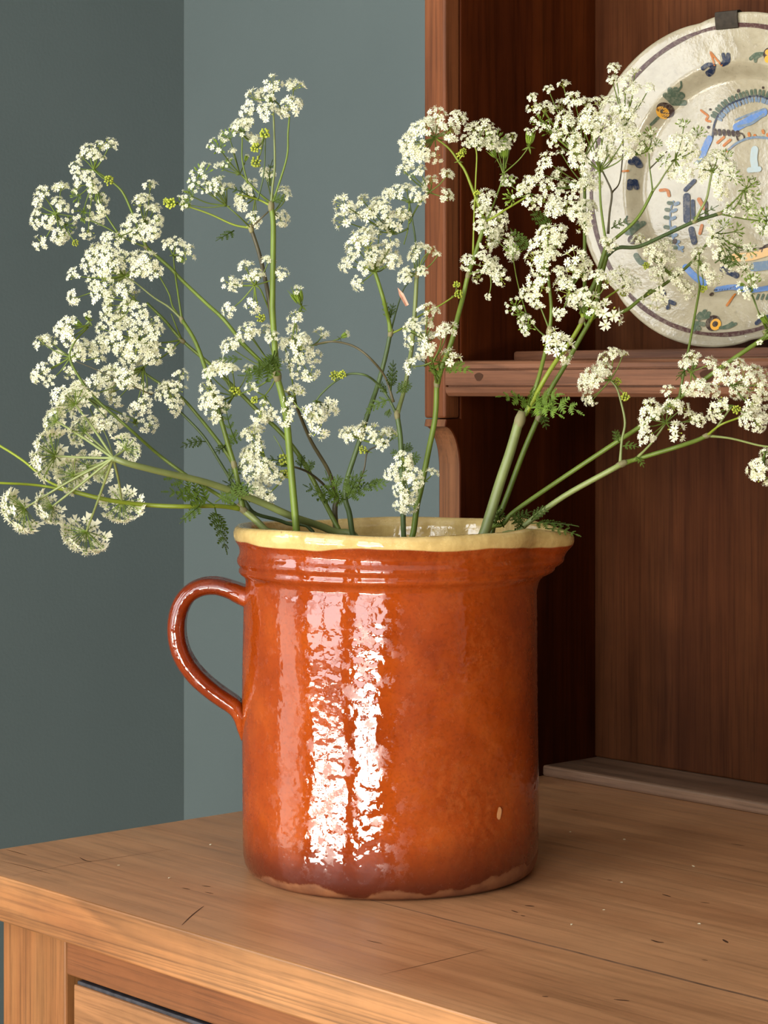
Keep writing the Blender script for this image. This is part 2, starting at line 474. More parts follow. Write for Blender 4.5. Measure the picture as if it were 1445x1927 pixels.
for name, xa, xb in (('post', -0.2105, -0.1331), ('post', 1.03, 1.11)):
    dbox(name, MAT['post'], xa, xb, YP, YP + 0.07, ZF, -TT - 0.0002, 0.0015)
for xa, xb in ((-0.2105, -0.15), (1.05, 1.11)):
    dbox('post', MAT['post'], xa, xb, 0.34, 0.40, ZF, -TT - 0.0002, 0.0015)
dbox('rail', MAT['rail'], -0.1329, 1.0298, YP + 0.0008, YP + 0.03, -0.0668, -TT - 0.0002, 0.0012)
dbox('rail', MAT['rail'], -0.1329, 1.0298, YP + 0.0008, YP + 0.03, -0.235, -0.2, 0.0012)
dbox('stile', MAT['post'], 0.43, 0.49, YP + 0.0008, YP + 0.03, -0.1998, -0.067, 0.0012)
for xa, xb in ((-0.1266, 0.4245), (0.4955, 1.0255)):
    dr = dbox('drawer', MAT['drawer'], xa, xb, YP + 0.002, YP + 0.024, -0.1965, -0.0722, 0.0012)
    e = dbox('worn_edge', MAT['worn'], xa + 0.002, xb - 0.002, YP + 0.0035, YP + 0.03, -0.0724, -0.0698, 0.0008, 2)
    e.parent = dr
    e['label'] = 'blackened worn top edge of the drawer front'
    b2 = dbox('drawer_box', MAT['gap'], xa + 0.004, xb - 0.004, YP + 0.0242, 0.30, -0.19, -0.075, 0)
    b2.parent = dr
    kn = MB()
    prof = [(0.0, 0.0), (0.009, 0.0), (0.008, 0.008), (0.016, 0.014), (0.019, 0.022), (0.014, 0.029), (0.0, 0.031)]
    ns = 20
    vs = [(r * math.cos(2 * PI * k / ns), -h, r * math.sin(2 * PI * k / ns)) for r, h in prof for k in range(ns)]
    kn.add(vs, [(i * ns + k, (i + 1) * ns + k, (i + 1) * ns + (k + 1) % ns, i * ns + (k + 1) % ns) for i in range(len(prof) - 1) for k in range(ns)])
    link('knob', kn.mesh('knob'), dr, [MAT['drawer']], ((xa + xb) / 2 - 0.4, YP + 0.002 - 0.1, -0.135 - ZF))
for xa, xb in ((-0.132, 0.449), (0.451, 1.029)):
    dbox('door', MAT['drawer'], xa, xb, YP + 0.002, YP + 0.024, ZF + 0.08, -0.236, 0.0015)
dbox('side_panel', MAT['post'], -0.2045, -0.1905, YP + 0.07, 0.34, ZF + 0.08, -TT - 0.0004, 0.001)
dbox('side_panel', MAT['post'], 1.09, 1.104, YP + 0.07, 0.34, ZF + 0.08, -TT - 0.0004, 0.001)
dbox('back_panel', MAT['back'], -0.15, 1.05, 0.385, 0.395, ZF + 0.08, -TT - 0.0004, 0.0008)
dbox('bottom_board', MAT['back'], -0.132, 1.03, YP + 0.03, 0.384, ZF + 0.08, ZF + 0.098, 0.0008)
# nicks and scratches in the waxed top
def stroke_strip(pts, w, zfun, taper=True, step=None):
    """flat ribbon along 2-D pts with rounded ends; zfun(x, y) -> 3-D point"""
    mb = MB()
    P = [Vector((p[0], p[1])) for p in pts]
    if step:
        Q = []
        C3 = catmull([(p.x, p.y, 0) for p in P], 6) if len(P) > 2 else [Vector((P[0].x, P[0].y, 0)).lerp(Vector((P[1].x, P[1].y, 0)), i / 6) for i in range(7)]
        P = [Vector((c.x, c.y)) for c in C3]
    n = len(P)
    d0 = (P[1] - P[0]).normalized(); d1 = (P[-1] - P[-2]).normalized()
    rows = []
    h = w / 2
    if not taper:
        for a in (85, 72, 58, 44, 30, 15):
            a = math.radians(a)
            rows.append((P[0] - d0 * h * math.sin(a), d0, h * math.cos(a)))
    for i in range(n):
        d = (P[min(i + 1, n - 1)] - P[max(i - 1, 0)]).normalized()
        t = i / (n - 1)
        rows.append((P[i], d, h * (math.sin(PI * min(1, max(0.06, t))) ** 0.5 if taper and n > 2 else (0.25 + 0.75 * math.sin(PI * t) if taper else 1))))
    if not taper:
        for a in (15, 30, 44, 58, 72, 85):
            a = math.radians(a)
            rows.append((P[-1] + d1 * h * math.sin(a), d1, h * math.cos(a)))
    k = 9 if not taper else 5
    for p, d, hh in rows:
        q = Vector((-d.y, d.x))
        for j in range(k):
            c = p + q * hh * (2 * j / (k - 1) - 1)
            mb.v.append(tuple(zfun(c.x, c.y)))
    for i in range(len(rows) - 1):
        for j in range(k - 1):
            mb.f.append((i * k + j, i * k + j + 1, (i + 1) * k + j + 1, (i + 1) * k + j)); mb.m.append(0)
    return mb

PLANTS = [
('hogweed_stem', 'thick hairy hogweed stem with big white flower heads drooping low beside the jug handle',
 [([(-107,-120,1103),(-126,-141,2149),(-261,-292,2293),(-284,-618,2401),(-359,-852,2509),(-418,-1218,2637),(-471,-1578,2721),(-524,-1787,2776),(-586,-1855,2810)],264,193,'p')],
 [((-586,-1855,2810),[(-1091,-2270,2437,153,'h'),(-958,-2122,2464,111,'h'),(-1049,-1773,2252,153,'h'),(-878,-1582,2465,135,'h'),(-1052,-2077,2825,160,'h'),(-1035,-1757,2742,104,'h'),(-1030,-1902,2679,115,'h'),(-965,-1679,2693,62,'h'),(-1020,-2041,3063,90,'h'),(-1021,-1892,3190,118,'h'),(-891,-1897,2997,101,'h'),(-593,-1713,2889,94,'h'),(-804,-1799,3018,66,'w')])],
 [],
 []),
('cow_parsley_stem', 'cow parsley stem at the left rim, forked into a low and a tall branch',
 [([(-296,-511,1120),(-317,-625,2157),(-402,-750,2309),(-449,-803,2380),(-511,-871,2454)],228,211,'p'),
  ([(-511,-871,2454),(-547,-1062,2477),(-619,-1293,2479),(-778,-1470,2490),(-863,-1716,2529),(-1018,-1889,2585)],147,140,'y'),
  ([(-1018,-1889,2585),(-1164,-2052,2623),(-1241,-2288,2642),(-1379,-2442,2652)],88,70,'y'),
  ([(-1018,-1889,2585),(-1118,-2001,2651),(-1222,-2117,2780),(-1327,-2234,2881),(-1466,-2389,2995)],88,70,'y'),
  ([(-506,-866,2461),(-516,-877,2568),(-530,-892,2656),(-544,-908,2756),(-570,-937,2883),(-608,-980,3082),(-730,-966,3295),(-872,-975,3561),(-1017,-987,3726)],176,126,'g'),
  ([(-1017,-987,3726),(-1139,-973,3816),(-1156,-992,3903),(-1199,-1041,4024)],64,47,'g'),
  ([(-1017,-987,3726),(-1031,-1004,3874),(-1129,-963,4060),(-1136,-971,4169)],70,47,'g'),
  ([(-1017,-987,3726),(-1075,-1052,3809),(-1142,-1128,3874),(-1224,-1219,3972),(-1275,-1276,4019)],76,53,'p')],
 [((-1379,-2442,2652),[(-1451,-2537,2742,66,'w'),(-1501,-2567,2655,66,'w'),(-1480,-2532,2551,62,'w'),(-1453,-2457,2775,55,'w')]),
  ((-1466,-2389,2995),[(-1531,-2450,3103,62,'w'),(-1594,-2491,3016,66,'w'),(-1449,-2519,2914,59,'w'),(-1447,-2421,3121,51,'w')]),
  ((-1357,-1218,4024),[(-1596,-1343,4193,66,'w'),(-1521,-1420,4114,62,'w'),(-1547,-1301,4214,66,'w'),(-1233,-1445,4173,62,'w'),(-1399,-1404,4088,70,'w'),(-1255,-1404,4104,70,'w'),(-1310,-1260,4155,70,'w'),(-1266,-1189,4155,66,'w'),(-1015,-1269,4120,66,'w'),(-1061,-1183,4061,62,'w'),(-1138,-1255,4061,59,'w'),(-1442,-1144,4047,66,'w'),(-1438,-1249,4000,70,'w'),(-1266,-1470,3998,59,'w'),(-1549,-1362,3978,55,'w'),(-1479,-1574,4027,51,'w'),(-1591,-1500,3870,55,'w')]),
  ((-1136,-971,4169),[(-1087,-994,4260,55,'w'),(-1023,-942,4187,66,'w'),(-1129,-926,4145,53,'s'),(-1137,-1033,4254,44,'w')]),
  ((-1224,-1219,3852),[(-1332,-1450,3907,66,'w'),(-1416,-1326,3830,66,'w'),(-1378,-1318,3912,62,'w'),(-1185,-1348,3945,62,'w'),(-1319,-1191,3892,66,'w'),(-1231,-1294,3833,51,'w'),(-1363,-1376,3762,59,'w'),(-1087,-1291,3779,55,'w'),(-1360,-1260,3768,55,'w'),(-1327,-1331,3708,48,'w')])],
 [((-470,-1126,2483),(-627,-1451,2724),93,7,0.05,'l'),
  ((-514,-1175,2497),(-539,-1503,2586),57,5,-0.1,'l'),
  ((-531,-1194,2490),(-543,-1358,2373),46,5,0.1,'l'),
  ((-470,-1126,2472),(-256,-1186,2182),71,8,-0.12,'l'),
  ((-468,-1123,2507),(-205,-980,2602),71,8,0.1,'l'),
  ((-647,-873,2635),(-492,-850,2770),39,5,0.1,'d'),
  ((-530,-892,2887),(-582,-951,3188),32,6,0.12,'l')],
 [((-508,-869,2454),287,(6665,7455,-8000)),((-544,-908,2749),215,(1333,1491,-10000)),((-1017,-987,3722),179,(2666,2982,-10000)),((-1018,-1889,2585),197,(6665,7455,-1500))]),
('cow_parsley_stem', 'cow parsley stem leaning from mid jug into the large white mass on the left',
 [([(-185,-117,1095),(-232,-124,2105),(-306,-192,2297),(-464,-219,2531),(-554,-320,2779),(-644,-420,2950),(-746,-534,3095),(-828,-626,3219),(-930,-740,3365),(-962,-775,3412),(-1097,-927,3587),(-1175,-1014,3721),(-1258,-1106,3842)],176,88,'g'),
  ([(-1097,-927,3587),(-1046,-1020,3693),(-1065,-1041,3765)],53,41,'g'),
  ([(-1097,-927,3587),(-1154,-1066,3568),(-1210,-1203,3585)],58,44,'g'),
  ([(-1097,-927,3587),(-1137,-1047,3479),(-1191,-1182,3404)],58,44,'g')],
 [((-1210,-1203,3585),[(-1433,-1380,3673,51,'w'),(-1334,-1243,3709,70,'w'),(-1226,-1394,3643,62,'w'),(-1119,-1268,3669,62,'w'),(-1019,-1235,3703,62,'w'),(-993,-1227,3642,59,'w'),(-1090,-1389,3595,70,'w'),(-1234,-1401,3561,70,'w'),(-1380,-1417,3574,70,'w'),(-1029,-1359,3523,66,'w'),(-1288,-1293,3501,70,'w'),(-1065,-1219,3546,66,'w'),(-1049,-1200,3464,59,'w'),(-1236,-1167,3440,59,'w'),(-1205,-1290,3429,59,'w'),(-988,-1098,3525,40,'w')]),
  ((-1191,-1182,3404),[(-1242,-1395,3381,70,'w'),(-1385,-1383,3346,70,'w'),(-1193,-1576,3284,70,'w'),(-1461,-1273,3248,70,'w'),(-987,-1488,3319,66,'w'),(-1265,-1208,3295,55,'w'),(-1382,-1284,3165,59,'w'),(-924,-1378,3157,66,'w'),(-1274,-1202,3103,51,'w'),(-1409,-1540,3202,66,'w'),(-1133,-1201,3241,44,'w')])],
 [],
 [((-1097,-927,3583),179,(6665,7455,-8000))]),
('cow_parsley_stem', 'cow parsley stem whose thin curved tip hooks over among the white heads at far left',
 [([(-276,-309,1103),(-325,-364,2199),(-462,-517,2343),(-523,-735,2413),(-570,-788,2492),(-695,-777,2587),(-764,-855,2756),(-841,-940,2936),(-944,-1055,3098),(-968,-1082,3133)],140,76,'b'),
  ([(-551,-767,2395),(-525,-887,2461),(-638,-1014,2568),(-672,-1201,2678),(-796,-1340,2815),(-839,-1538,2983),(-995,-1713,3193),(-1072,-1799,3347),(-1107,-1838,3469),(-1079,-1807,3574),(-1108,-1690,3661)],126,58,'g'),
  ([(-702,-785,2749),(-759,-849,2871),(-937,-898,3057),(-1024,-995,3201),(-1138,-1122,3310),(-1217,-1211,3393)],140,70,'g'),
  ([(-1071,-1197,3213),(-1123,-1406,3302),(-1242,-1539,3384),(-1353,-1664,3452)],38,29,'u')],
 [((-1108,-1690,3675),[(-1099,-1877,3679,62,'w'),(-973,-1782,3713,70,'s'),(-1126,-1846,3589,62,'w'),(-1203,-1693,3677,64,'s'),(-1185,-1873,3652,44,'w')]),
  ((-1353,-1664,3466),[(-1504,-1805,3581,59,'w'),(-1505,-1720,3571,48,'w'),(-1498,-1695,3475,55,'w'),(-1402,-1855,3380,55,'w'),(-1473,-1880,3334,48,'w'),(-1421,-1801,3309,44,'w'),(-1317,-1577,3545,66,'w'),(-1155,-1743,3495,55,'w'),(-1251,-1519,3488,62,'w'),(-1393,-1650,3356,51,'w')]),
  ((-1289,-1592,3206),[(-1415,-1579,3274,66,'w'),(-1101,-1917,3204,74,'w'),(-1365,-1458,3047,51,'w'),(-919,-1621,3018,55,'w'),(-982,-1492,3051,44,'w'),(-984,-1277,3013,59,'w'),(-1327,-1436,3097,44,'w'),(-951,-1419,3029,53,'s')]),
  ((-975,-1090,3187),[(-1047,-1099,3284,62,'w'),(-1017,-1179,3227,51,'w'),(-888,-1111,3263,55,'w'),(-900,-1074,3356,55,'w'),(-876,-1150,3142,62,'w'),(-878,-1189,3217,44,'w')])],
 [((-829,-927,2896),(-861,-1113,2859),32,6,-0.15,'d'),
  ((-659,-887,2874),(-629,-1004,2827),28,4,0.1,'d'),
  ((-750,-838,2864),(-575,-793,2931),43,5,0.1,'d'),
  ((-473,-829,2497),(-512,-1023,2643),50,5,-0.1,'l')],
 []),
('cow_parsley_stem', 'tallest upright ribbed cow parsley stem, left of the jug centre',
 [([(-161,-540,1137),(-129,-684,2106),(-111,-724,2318),(-132,-747,2665),(-153,-771,3029),(-169,-789,3172),(-183,-805,3260),(-197,-820,3350),(-206,-831,3536),(-216,-841,3763),(-216,-841,3882),(-213,-839,4169),(-213,-839,4355),(-223,-849,4463)],246,161,'g'),
  ([(-223,-849,4463),(-216,-841,4589),(-206,-831,4733),(-211,-836,5016),(-216,-841,5160)],82,53,'p'),
  ([(-218,-844,4470),(-195,-818,4572),(-153,-771,4782),(-148,-766,4939),(-141,-758,5062)],70,53,'g'),
  ([(-218,-844,4470),(-348,-839,4542),(-394,-891,4612),(-434,-936,4676)],76,53,'g'),
  ([(-223,-849,4460),(-283,-917,4502),(-295,-1081,4529)],76,41,'y'),
  ([(-283,-917,4491),(-255,-886,4659),(-248,-878,4869),(-251,-880,4932)],53,41,'b'),
  ([(-284,-768,3577),(-301,-786,3746),(-319,-807,3925),(-430,-781,4150),(-468,-824,4327)],147,126,'u'),
  ([(-468,-824,4327),(-446,-949,4401),(-498,-1007,4468)],53,41,'g'),
  ([(-468,-824,4327),(-544,-908,4348),(-638,-1014,4412),(-716,-1101,4455),(-792,-1186,4490)],70,53,'y'),
  ([(-468,-824,4327),(-348,-839,4380),(-312,-799,4429)],58,53,'u'),
  ([(-468,-824,4327),(-459,-813,4430),(-449,-803,4529)],53,41,'g'),
  ([(-301,-786,3746),(-319,-807,3813),(-269,-901,3907),(-295,-930,3935)],58,44,'g'),
  ([(-197,-820,3322),(-395,-742,3391),(-551,-767,3509),(-671,-750,3579),(-750,-838,3726),(-908,-866,3838),(-1102,-933,4005),(-1151,-987,4082),(-1339,-1048,4226)],133,112,'g'),
  ([(-1339,-1048,4226),(-1373,-1086,4343),(-1410,-1127,4483),(-1451,-1173,4611),(-1503,-1231,4684),(-1581,-1318,4761)],88,64,'g'),
  ([(-1339,-1048,4226),(-1403,-1119,4266),(-1464,-1187,4310),(-1525,-1255,4365),(-1622,-1364,4424),(-1757,-1515,4461)],70,41,'g'),
  ([(-1403,-1119,4266),(-1292,-1144,4315),(-1267,-1117,4388)],47,38,'g'),
  ([(-404,-902,4616),(-428,-929,4772),(-427,-928,4933)],58,44,'g'),
  ([(-1464,-1187,4310),(-1539,-1271,4488),(-1583,-1321,4688)],58,44,'g'),
  ([(-275,-757,3323),(-315,-727,3337),(-352,-694,3352)],58,44,'g'),
  ([(-275,-757,3351),(-442,-795,3262),(-623,-847,3206)],58,44,'g'),
  ([(-275,-757,3351),(-335,-750,3274),(-407,-755,3206)],58,44,'g')],
 [((-216,-841,5160),[(-124,-915,5256,70,'w'),(-312,-947,5178,62,'w'),(-331,-861,5201,51,'w'),(-154,-954,5068,62,'w'),(-264,-1021,5062,59,'w'),(-248,-770,5092,40,'w'),(-205,-886,5180,44,'w')]),
  ((-141,-758,5097),[(-97,-758,5257,70,'w'),(-65,-821,5109,70,'w'),(-150,-796,5070,44,'w'),(-129,-700,5153,37,'w')]),
  ((-427,-928,4933),[(-409,-956,4986,71,'f'),(-380,-920,5018,48,'w'),(-394,-1003,5005,40,'w'),(-416,-865,4926,37,'w'),(-313,-911,4879,33,'w'),(-341,-858,4906,44,'w')]),
  ((-439,-941,4676),[(-512,-983,4947,67,'f'),(-433,-1128,4852,71,'f'),(-511,-997,4744,53,'f'),(-605,-1004,4747,29,'w'),(-460,-987,4836,29,'w'),(-441,-890,4778,43,'s')]),
  ((-498,-1007,4468),[(-532,-1193,4688,76,'f'),(-620,-1223,4548,62,'f'),(-422,-1171,4594,55,'w'),(-540,-974,4607,48,'w'),(-483,-1168,4581,53,'f'),(-602,-1192,4629,58,'f'),(-610,-969,4572,53,'f'),(-576,-1018,4645,44,'f'),(-724,-1171,4490,53,'f')]),
  ((-251,-880,4932),[(-204,-918,4933,49,'b'),(-260,-958,4840,49,'b'),(-298,-923,4744,53,'b')]),
  ((-449,-803,4529),[(-447,-850,4625,51,'w'),(-462,-914,4488,55,'w'),(-437,-835,4378,55,'w'),(-412,-909,4563,40,'w'),(-491,-919,4525,33,'w')]),
  ((-444,-647,4437),[(-464,-529,4599,48,'w'),(-479,-540,4405,55,'w'),(-457,-678,4704,44,'w'),(-463,-714,4713,37,'w'),(-300,-650,4550,37,'w')]),
  ((-295,-930,3935),[(-264,-1035,4067,54,'o'),(-365,-1097,3957,55,'w'),(-392,-1014,3939,44,'w'),(-343,-933,3989,62,'o'),(-241,-955,4020,51,'w'),(-245,-854,4111,44,'w'),(-181,-784,4016,50,'o'),(-413,-1060,3771,50,'o'),(-302,-942,3798,54,'o'),(-271,-891,3715,45,'b')]),
  ((-792,-1186,4490),[(-800,-1246,4491,53,'b'),(-771,-1158,4501,53,'f'),(-821,-1266,4502,37,'b')]),
  ((-1581,-1318,4761),[(-1488,-1254,4949,59,'w'),(-1563,-1273,4939,48,'w'),(-1609,-1347,4908,59,'w'),(-1502,-1372,4865,44,'w'),(-1695,-1354,4862,51,'w'),(-1665,-1423,4790,51,'w'),(-1523,-1291,4846,29,'w'),(-1379,-1331,4681,49,'b')]),
  ((-1583,-1321,4688),[(-1611,-1438,4723,44,'w'),(-1449,-1457,4699,51,'w'),(-1655,-1408,4662,55,'w'),(-1508,-1382,4643,51,'w'),(-1622,-1276,4594,58,'f'),(-1655,-1421,4577,58,'f'),(-1573,-1239,4538,48,'w'),(-1441,-1349,4462,48,'w'),(-1618,-1380,4460,71,'f'),(-1574,-1283,4418,44,'w'),(-1632,-1331,4323,51,'w')]),
  ((-1757,-1515,4461),[(-1758,-1631,4604,62,'w'),(-1876,-1588,4548,44,'w'),(-1772,-1470,4655,62,'w'),(-1751,-1505,4556,51,'w'),(-1919,-1586,4422,59,'w'),(-1904,-1570,4488,37,'w'),(-1754,-1581,4384,55,'w'),(-1813,-1616,4258,55,'w'),(-1641,-1570,4284,55,'w'),(-1736,-1428,4390,62,'f'),(-1758,-1426,4303,37,'w'),(-1665,-1502,4500,48,'w'),(-1667,-1413,4259,33,'b')]),
  ((-1267,-1117,4388),[(-1249,-1086,4654,51,'w'),(-1284,-1114,4571,62,'w'),(-1158,-1240,4513,51,'w'),(-1255,-1055,4499,55,'w'),(-1174,-1064,4407,51,'w'),(-1253,-1110,4398,55,'w'),(-1177,-1151,4309,55,'w'),(-1312,-1197,4419,51,'w'),(-1382,-1200,4360,59,'w'),(-1301,-1178,4303,55,'w'),(-1399,-1250,4275,62,'w'),(-1356,-1382,4278,48,'w'),(-1073,-1165,4314,40,'w')]),
  ((-352,-694,3352),[(-449,-889,3648,70,'w'),(-565,-942,3547,62,'w'),(-436,-970,3576,44,'w'),(-472,-826,3621,55,'w'),(-394,-765,3649,55,'w'),(-192,-874,3602,44,'w')]),
  ((-623,-847,3206),[(-674,-951,3409,66,'w'),(-589,-945,3398,66,'w'),(-525,-945,3387,44,'w'),(-672,-1024,3366,48,'w'),(-690,-1033,3266,55,'w'),(-673,-1055,3174,62,'w'),(-620,-1029,3185,59,'w'),(-610,-1045,3100,62,'w'),(-634,-946,3128,48,'w'),(-647,-972,3060,44,'w'),(-599,-851,3249,53,'b'),(-548,-788,3398,40,'w')]),
  ((-407,-755,3206),[(-416,-870,3266,48,'w'),(-430,-736,3071,55,'w'),(-373,-832,3062,51,'w'),(-345,-736,3072,44,'w'),(-354,-811,3146,37,'w'),(-415,-839,3182,37,'b')])],
 [((-119,-884,3489),(-214,-1140,3343),71,7,0.42,'D'),
  ((-129,-894,3503),(-164,-1083,3356),50,6,0.38,'D'),
  ((-272,-1055,3447),(-388,-1184,3444),25,5,0.05,'d'),
  ((-544,-908,4309),(-545,-1059,4235),35,4,0.1,'d'),
  ((-390,-886,4521),(-409,-1058,4575),25,4,-0.1,'d'),
  ((-140,-907,4476),(-80,-840,4508),25,3,0.1,'d'),
  ((-305,-791,4598),(-293,-778,4774),21,4,0.1,'l')],
 [((-197,-820,3343),305,(1000,1118,-10000)),((-223,-849,4456),233,(0,0,-10000)),((-468,-824,4323),197,(1333,1491,-10000)),((-1339,-1048,4223),161,(6665,7455,-8000))]),
('cow_parsley_stem', 'dark slender cow parsley stem behind the tall stem, bent sharply at its leafy crown',
 [([(-290,-144,1086),(-371,-145,2067),(-394,-140,2284),(-399,-146,2422),(-389,-135,2495)],211,176,'u'),
  ([(-389,-135,2495),(-349,-241,2688),(-354,-396,2900),(-265,-596,3128),(-230,-707,3242)],140,88,'u'),
  ([(-389,-135,2495),(-383,-278,2615),(-366,-410,2688),(-342,-533,2724),(-373,-567,2731)],88,58,'u'),
  ([(-265,-596,3128),(-218,-694,3400),(-242,-721,3541)],58,44,'g'),
  ([(-373,-567,2731),(-428,-629,2743),(-480,-687,2774)],58,44,'g'),
  ([(-373,-567,2731),(-374,-644,2632),(-390,-736,2550)],58,44,'g'),
  ([(-207,-681,3577),(-196,-669,3677),(-169,-639,3770)],58,44,'g'),
  ([(-296,-631,2727),(-254,-734,2854),(-289,-773,2942)],35,29,'g')],
 [((-193,-665,3506),[(-152,-708,3737,54,'o'),(-131,-556,3471,54,'o'),(-85,-613,3351,58,'o'),(-66,-725,3535,66,'w'),(-196,-690,3583,55,'w'),(-77,-716,3452,38,'o'),(-204,-719,3435,54,'o'),(-143,-698,3351,44,'w'),(-241,-749,3562,48,'w'),(-243,-651,3666,44,'w'),(-157,-585,3542,44,'w'),(-114,-653,3604,37,'w')]),
  ((-141,-758,3207),[(-132,-715,3249,69,'o'),(-148,-775,3165,50,'o'),(-124,-799,3064,62,'o'),(-17,-693,3075,34,'o')]),
  ((-480,-687,2774),[(-531,-765,2967,74,'w'),(-552,-793,2956,48,'w'),(-545,-695,2984,48,'w'),(-615,-734,2832,70,'w'),(-508,-747,2856,66,'w'),(-510,-840,2773,59,'w'),(-575,-707,2779,70,'w'),(-334,-813,2748,55,'w'),(-442,-849,2683,70,'w'),(-475,-727,2679,62,'w'),(-435,-664,2707,54,'o'),(-329,-713,2661,46,'o'),(-475,-700,2621,51,'w'),(-556,-709,2601,55,'w'),(-338,-642,2783,53,'b'),(-353,-630,2680,49,'b')]),
  ((-390,-736,2550),[(-425,-835,2552,51,'w'),(-365,-789,2535,55,'w'),(-413,-704,2509,44,'w'),(-396,-800,2570,37,'w')]),
  ((-169,-639,3770),[(-195,-636,3849,102,'s')])],
 [((-373,-567,2731),(-407,-755,2791),25,4,-0.1,'d'),
  ((-400,-447,2720),(-395,-442,2810),28,4,0.1,'d'),
  ((-366,-410,2688),(-350,-391,2771),28,4,0.1,'d'),
  ((-313,-200,2507),(-388,-434,2605),53,5,0.1,'d'),
  ((-313,-200,2518),(-290,-324,2699),50,4,0.1,'d'),
  ((-242,-271,2576),(-218,-244,2666),32,4,0.2,'d')],
 []),
('cow_parsley_stem', 'cow parsley stem with two hooked side shoots ending in yellow green buds',
 [([(190,-58,1129),(266,-107,2102),(284,-132,2315),(280,-137,2555),(275,-143,2801),(270,-148,2942),(256,-164,3087)],176,161,'b'),
  ([(256,-164,3087),(213,-62,3242),(241,-31,3465),(177,48,3581),(189,61,3813),(196,69,4020)],140,140,'p'),
  ([(196,69,4020),(193,66,4152),(115,129,4273),(98,110,4431),(89,99,4517)],76,53,'b'),
  ([(251,-169,3094),(216,-208,3196),(169,-261,3288),(197,-380,3340),(146,-437,3354),(104,-484,3343),(46,-549,3287),(-3,-604,3218),(-24,-627,3176)],82,53,'b'),
  ([(240,-182,3164),(207,-219,3323),(221,-353,3441),(155,-427,3522),(92,-497,3557),(29,-567,3564),(-113,-576,3545)],82,53,'u'),
  ([(196,69,4020),(222,98,4123),(248,127,4173)],53,38,'g'),
  ([(89,99,4517),(84,94,4348),(65,72,4229)],47,38,'g'),
  ([(84,94,4337),(52,58,4313),(17,19,4301)],58,44,'g'),
  ([(89,99,4373),(89,175,4490),(106,269,4590)],58,44,'g'),
  ([(354,-205,2560),(400,-153,2612),(454,-93,2647)],58,44,'g'),
  ([(5,-295,2589),(110,-327,2717),(127,-308,2837),(183,-245,2879)],58,44,'u')],
 [((-113,-576,3545),[(-118,-498,3631,58,'o'),(28,-437,3604,53,'s')]),
  ((-24,-627,3176),[(22,-725,3075,69,'o'),(-20,-516,3112,69,'o'),(2,-636,2973,65,'o'),(12,-690,3120,44,'w'),(62,-659,3068,40,'w'),(1,-497,3126,37,'w')]),
  ((81,-510,3343),[(61,-548,3340,45,'b'),(111,-518,3350,41,'b')]),
  ((89,99,4517),[(59,14,4589,66,'w'),(199,66,4576,62,'w'),(87,81,4617,48,'w'),(8,-32,4565,51,'w'),(192,102,4525,37,'w')]),
  ((196,69,4020),[(183,81,4192,66,'w'),(242,153,4192,51,'w'),(347,-18,4040,37,'w'),(165,-19,4011,51,'w'),(233,-43,4039,37,'w'),(134,82,4148,40,'w'),(281,185,4163,22,'w')]),
  ((17,19,4301),[(-69,-377,4497,65,'o'),(-66,-374,4384,69,'o'),(-64,-192,4528,51,'w'),(-101,-232,4435,54,'o'),(-18,-195,4425,69,'o'),(-109,-23,4522,55,'w'),(30,-99,4481,55,'w'),(35,12,4404,81,'o'),(96,34,4456,51,'w'),(78,74,4423,51,'w'),(-165,-204,4473,33,'w'),(-89,-79,4475,44,'w'),(89,-104,4428,44,'w')]),
  ((106,269,4590),[(90,284,4679,59,'w'),(250,302,4716,48,'w'),(217,334,4569,51,'w'),(119,164,4745,44,'w'),(33,101,4747,58,'o'),(56,158,4702,35,'f')]),
  ((434,-264,2755),[(457,-298,2805,55,'w'),(423,-361,2702,55,'w'),(424,-259,2665,51,'w'),(490,-226,2707,59,'w'),(569,-275,2652,48,'w'),(458,-337,2588,48,'w'),(490,-249,2552,59,'w'),(447,-219,2473,62,'w'),(390,-285,2483,44,'w'),(476,-255,2774,37,'w'),(504,-318,2534,37,'w')]),
  ((454,-93,2647),[(483,-48,2713,40,'w')]),
  ((183,-245,2879),[(90,-439,2954,62,'w'),(30,-443,2971,40,'w'),(86,-343,2988,62,'w'),(150,-305,2981,69,'o'),(230,-292,2954,59,'w'),(174,-147,2969,62,'w'),(268,-302,2896,44,'w'),(229,-338,2937,44,'w'),(204,-141,2941,44,'f')]),
  ((127,-308,2837),[(123,-352,2851,41,'b')])],
 [((228,-195,3242),(240,-182,3443),39,7,0.05,'l'),
  ((328,-233,3225),(396,-158,3291),35,5,0.12,'d'),
  ((302,-262,3183),(188,-390,3081),32,6,-0.18,'d'),
  ((298,-267,3120),(284,-283,3074),14,3,0.1,'l'),
  ((286,-280,3225),(253,-317,3301),21,3,0.1,'d'),
  ((291,-124,2731),(357,-51,2819),43,5,0.1,'d'),
  ((280,-137,2837),(324,-88,2879),25,3,0.1,'d'),
  ((280,-137,2794),(228,-195,2844),25,3,0.1,'d')],
 [((256,-164,3080),215,(667,745,-10000)),((196,69,4016),179,(0,0,-10000))]),
('cow_parsley_stem', 'cow parsley stem rising from a dark leafy crown, round white heads against the wall',
 [([(-81,-181,1112),(-81,-225,2090),(-95,-256,2303),(-106,-269,2420),(-123,-288,2510),(-118,-282,2635),(-64,-221,2888),(-23,-176,3084),(-55,-62,3270),(-19,-21,3468),(5,5,3637)],193,140,'b'),
  ([(5,5,3637),(-5,-5,3723),(48,-96,3848),(27,-120,3955),(8,-141,4041)],140,119,'g'),
  ([(5,5,3637),(-33,113,3838),(-9,140,3935),(24,177,4004),(39,194,4091)],53,35,'b'),
  ([(5,5,3626),(60,67,3665),(68,226,3755),(157,326,3823),(222,398,3888)],64,53,'y'),
  ([(60,67,3665),(261,-8,3628),(454,-93,3574)],58,44,'g')],
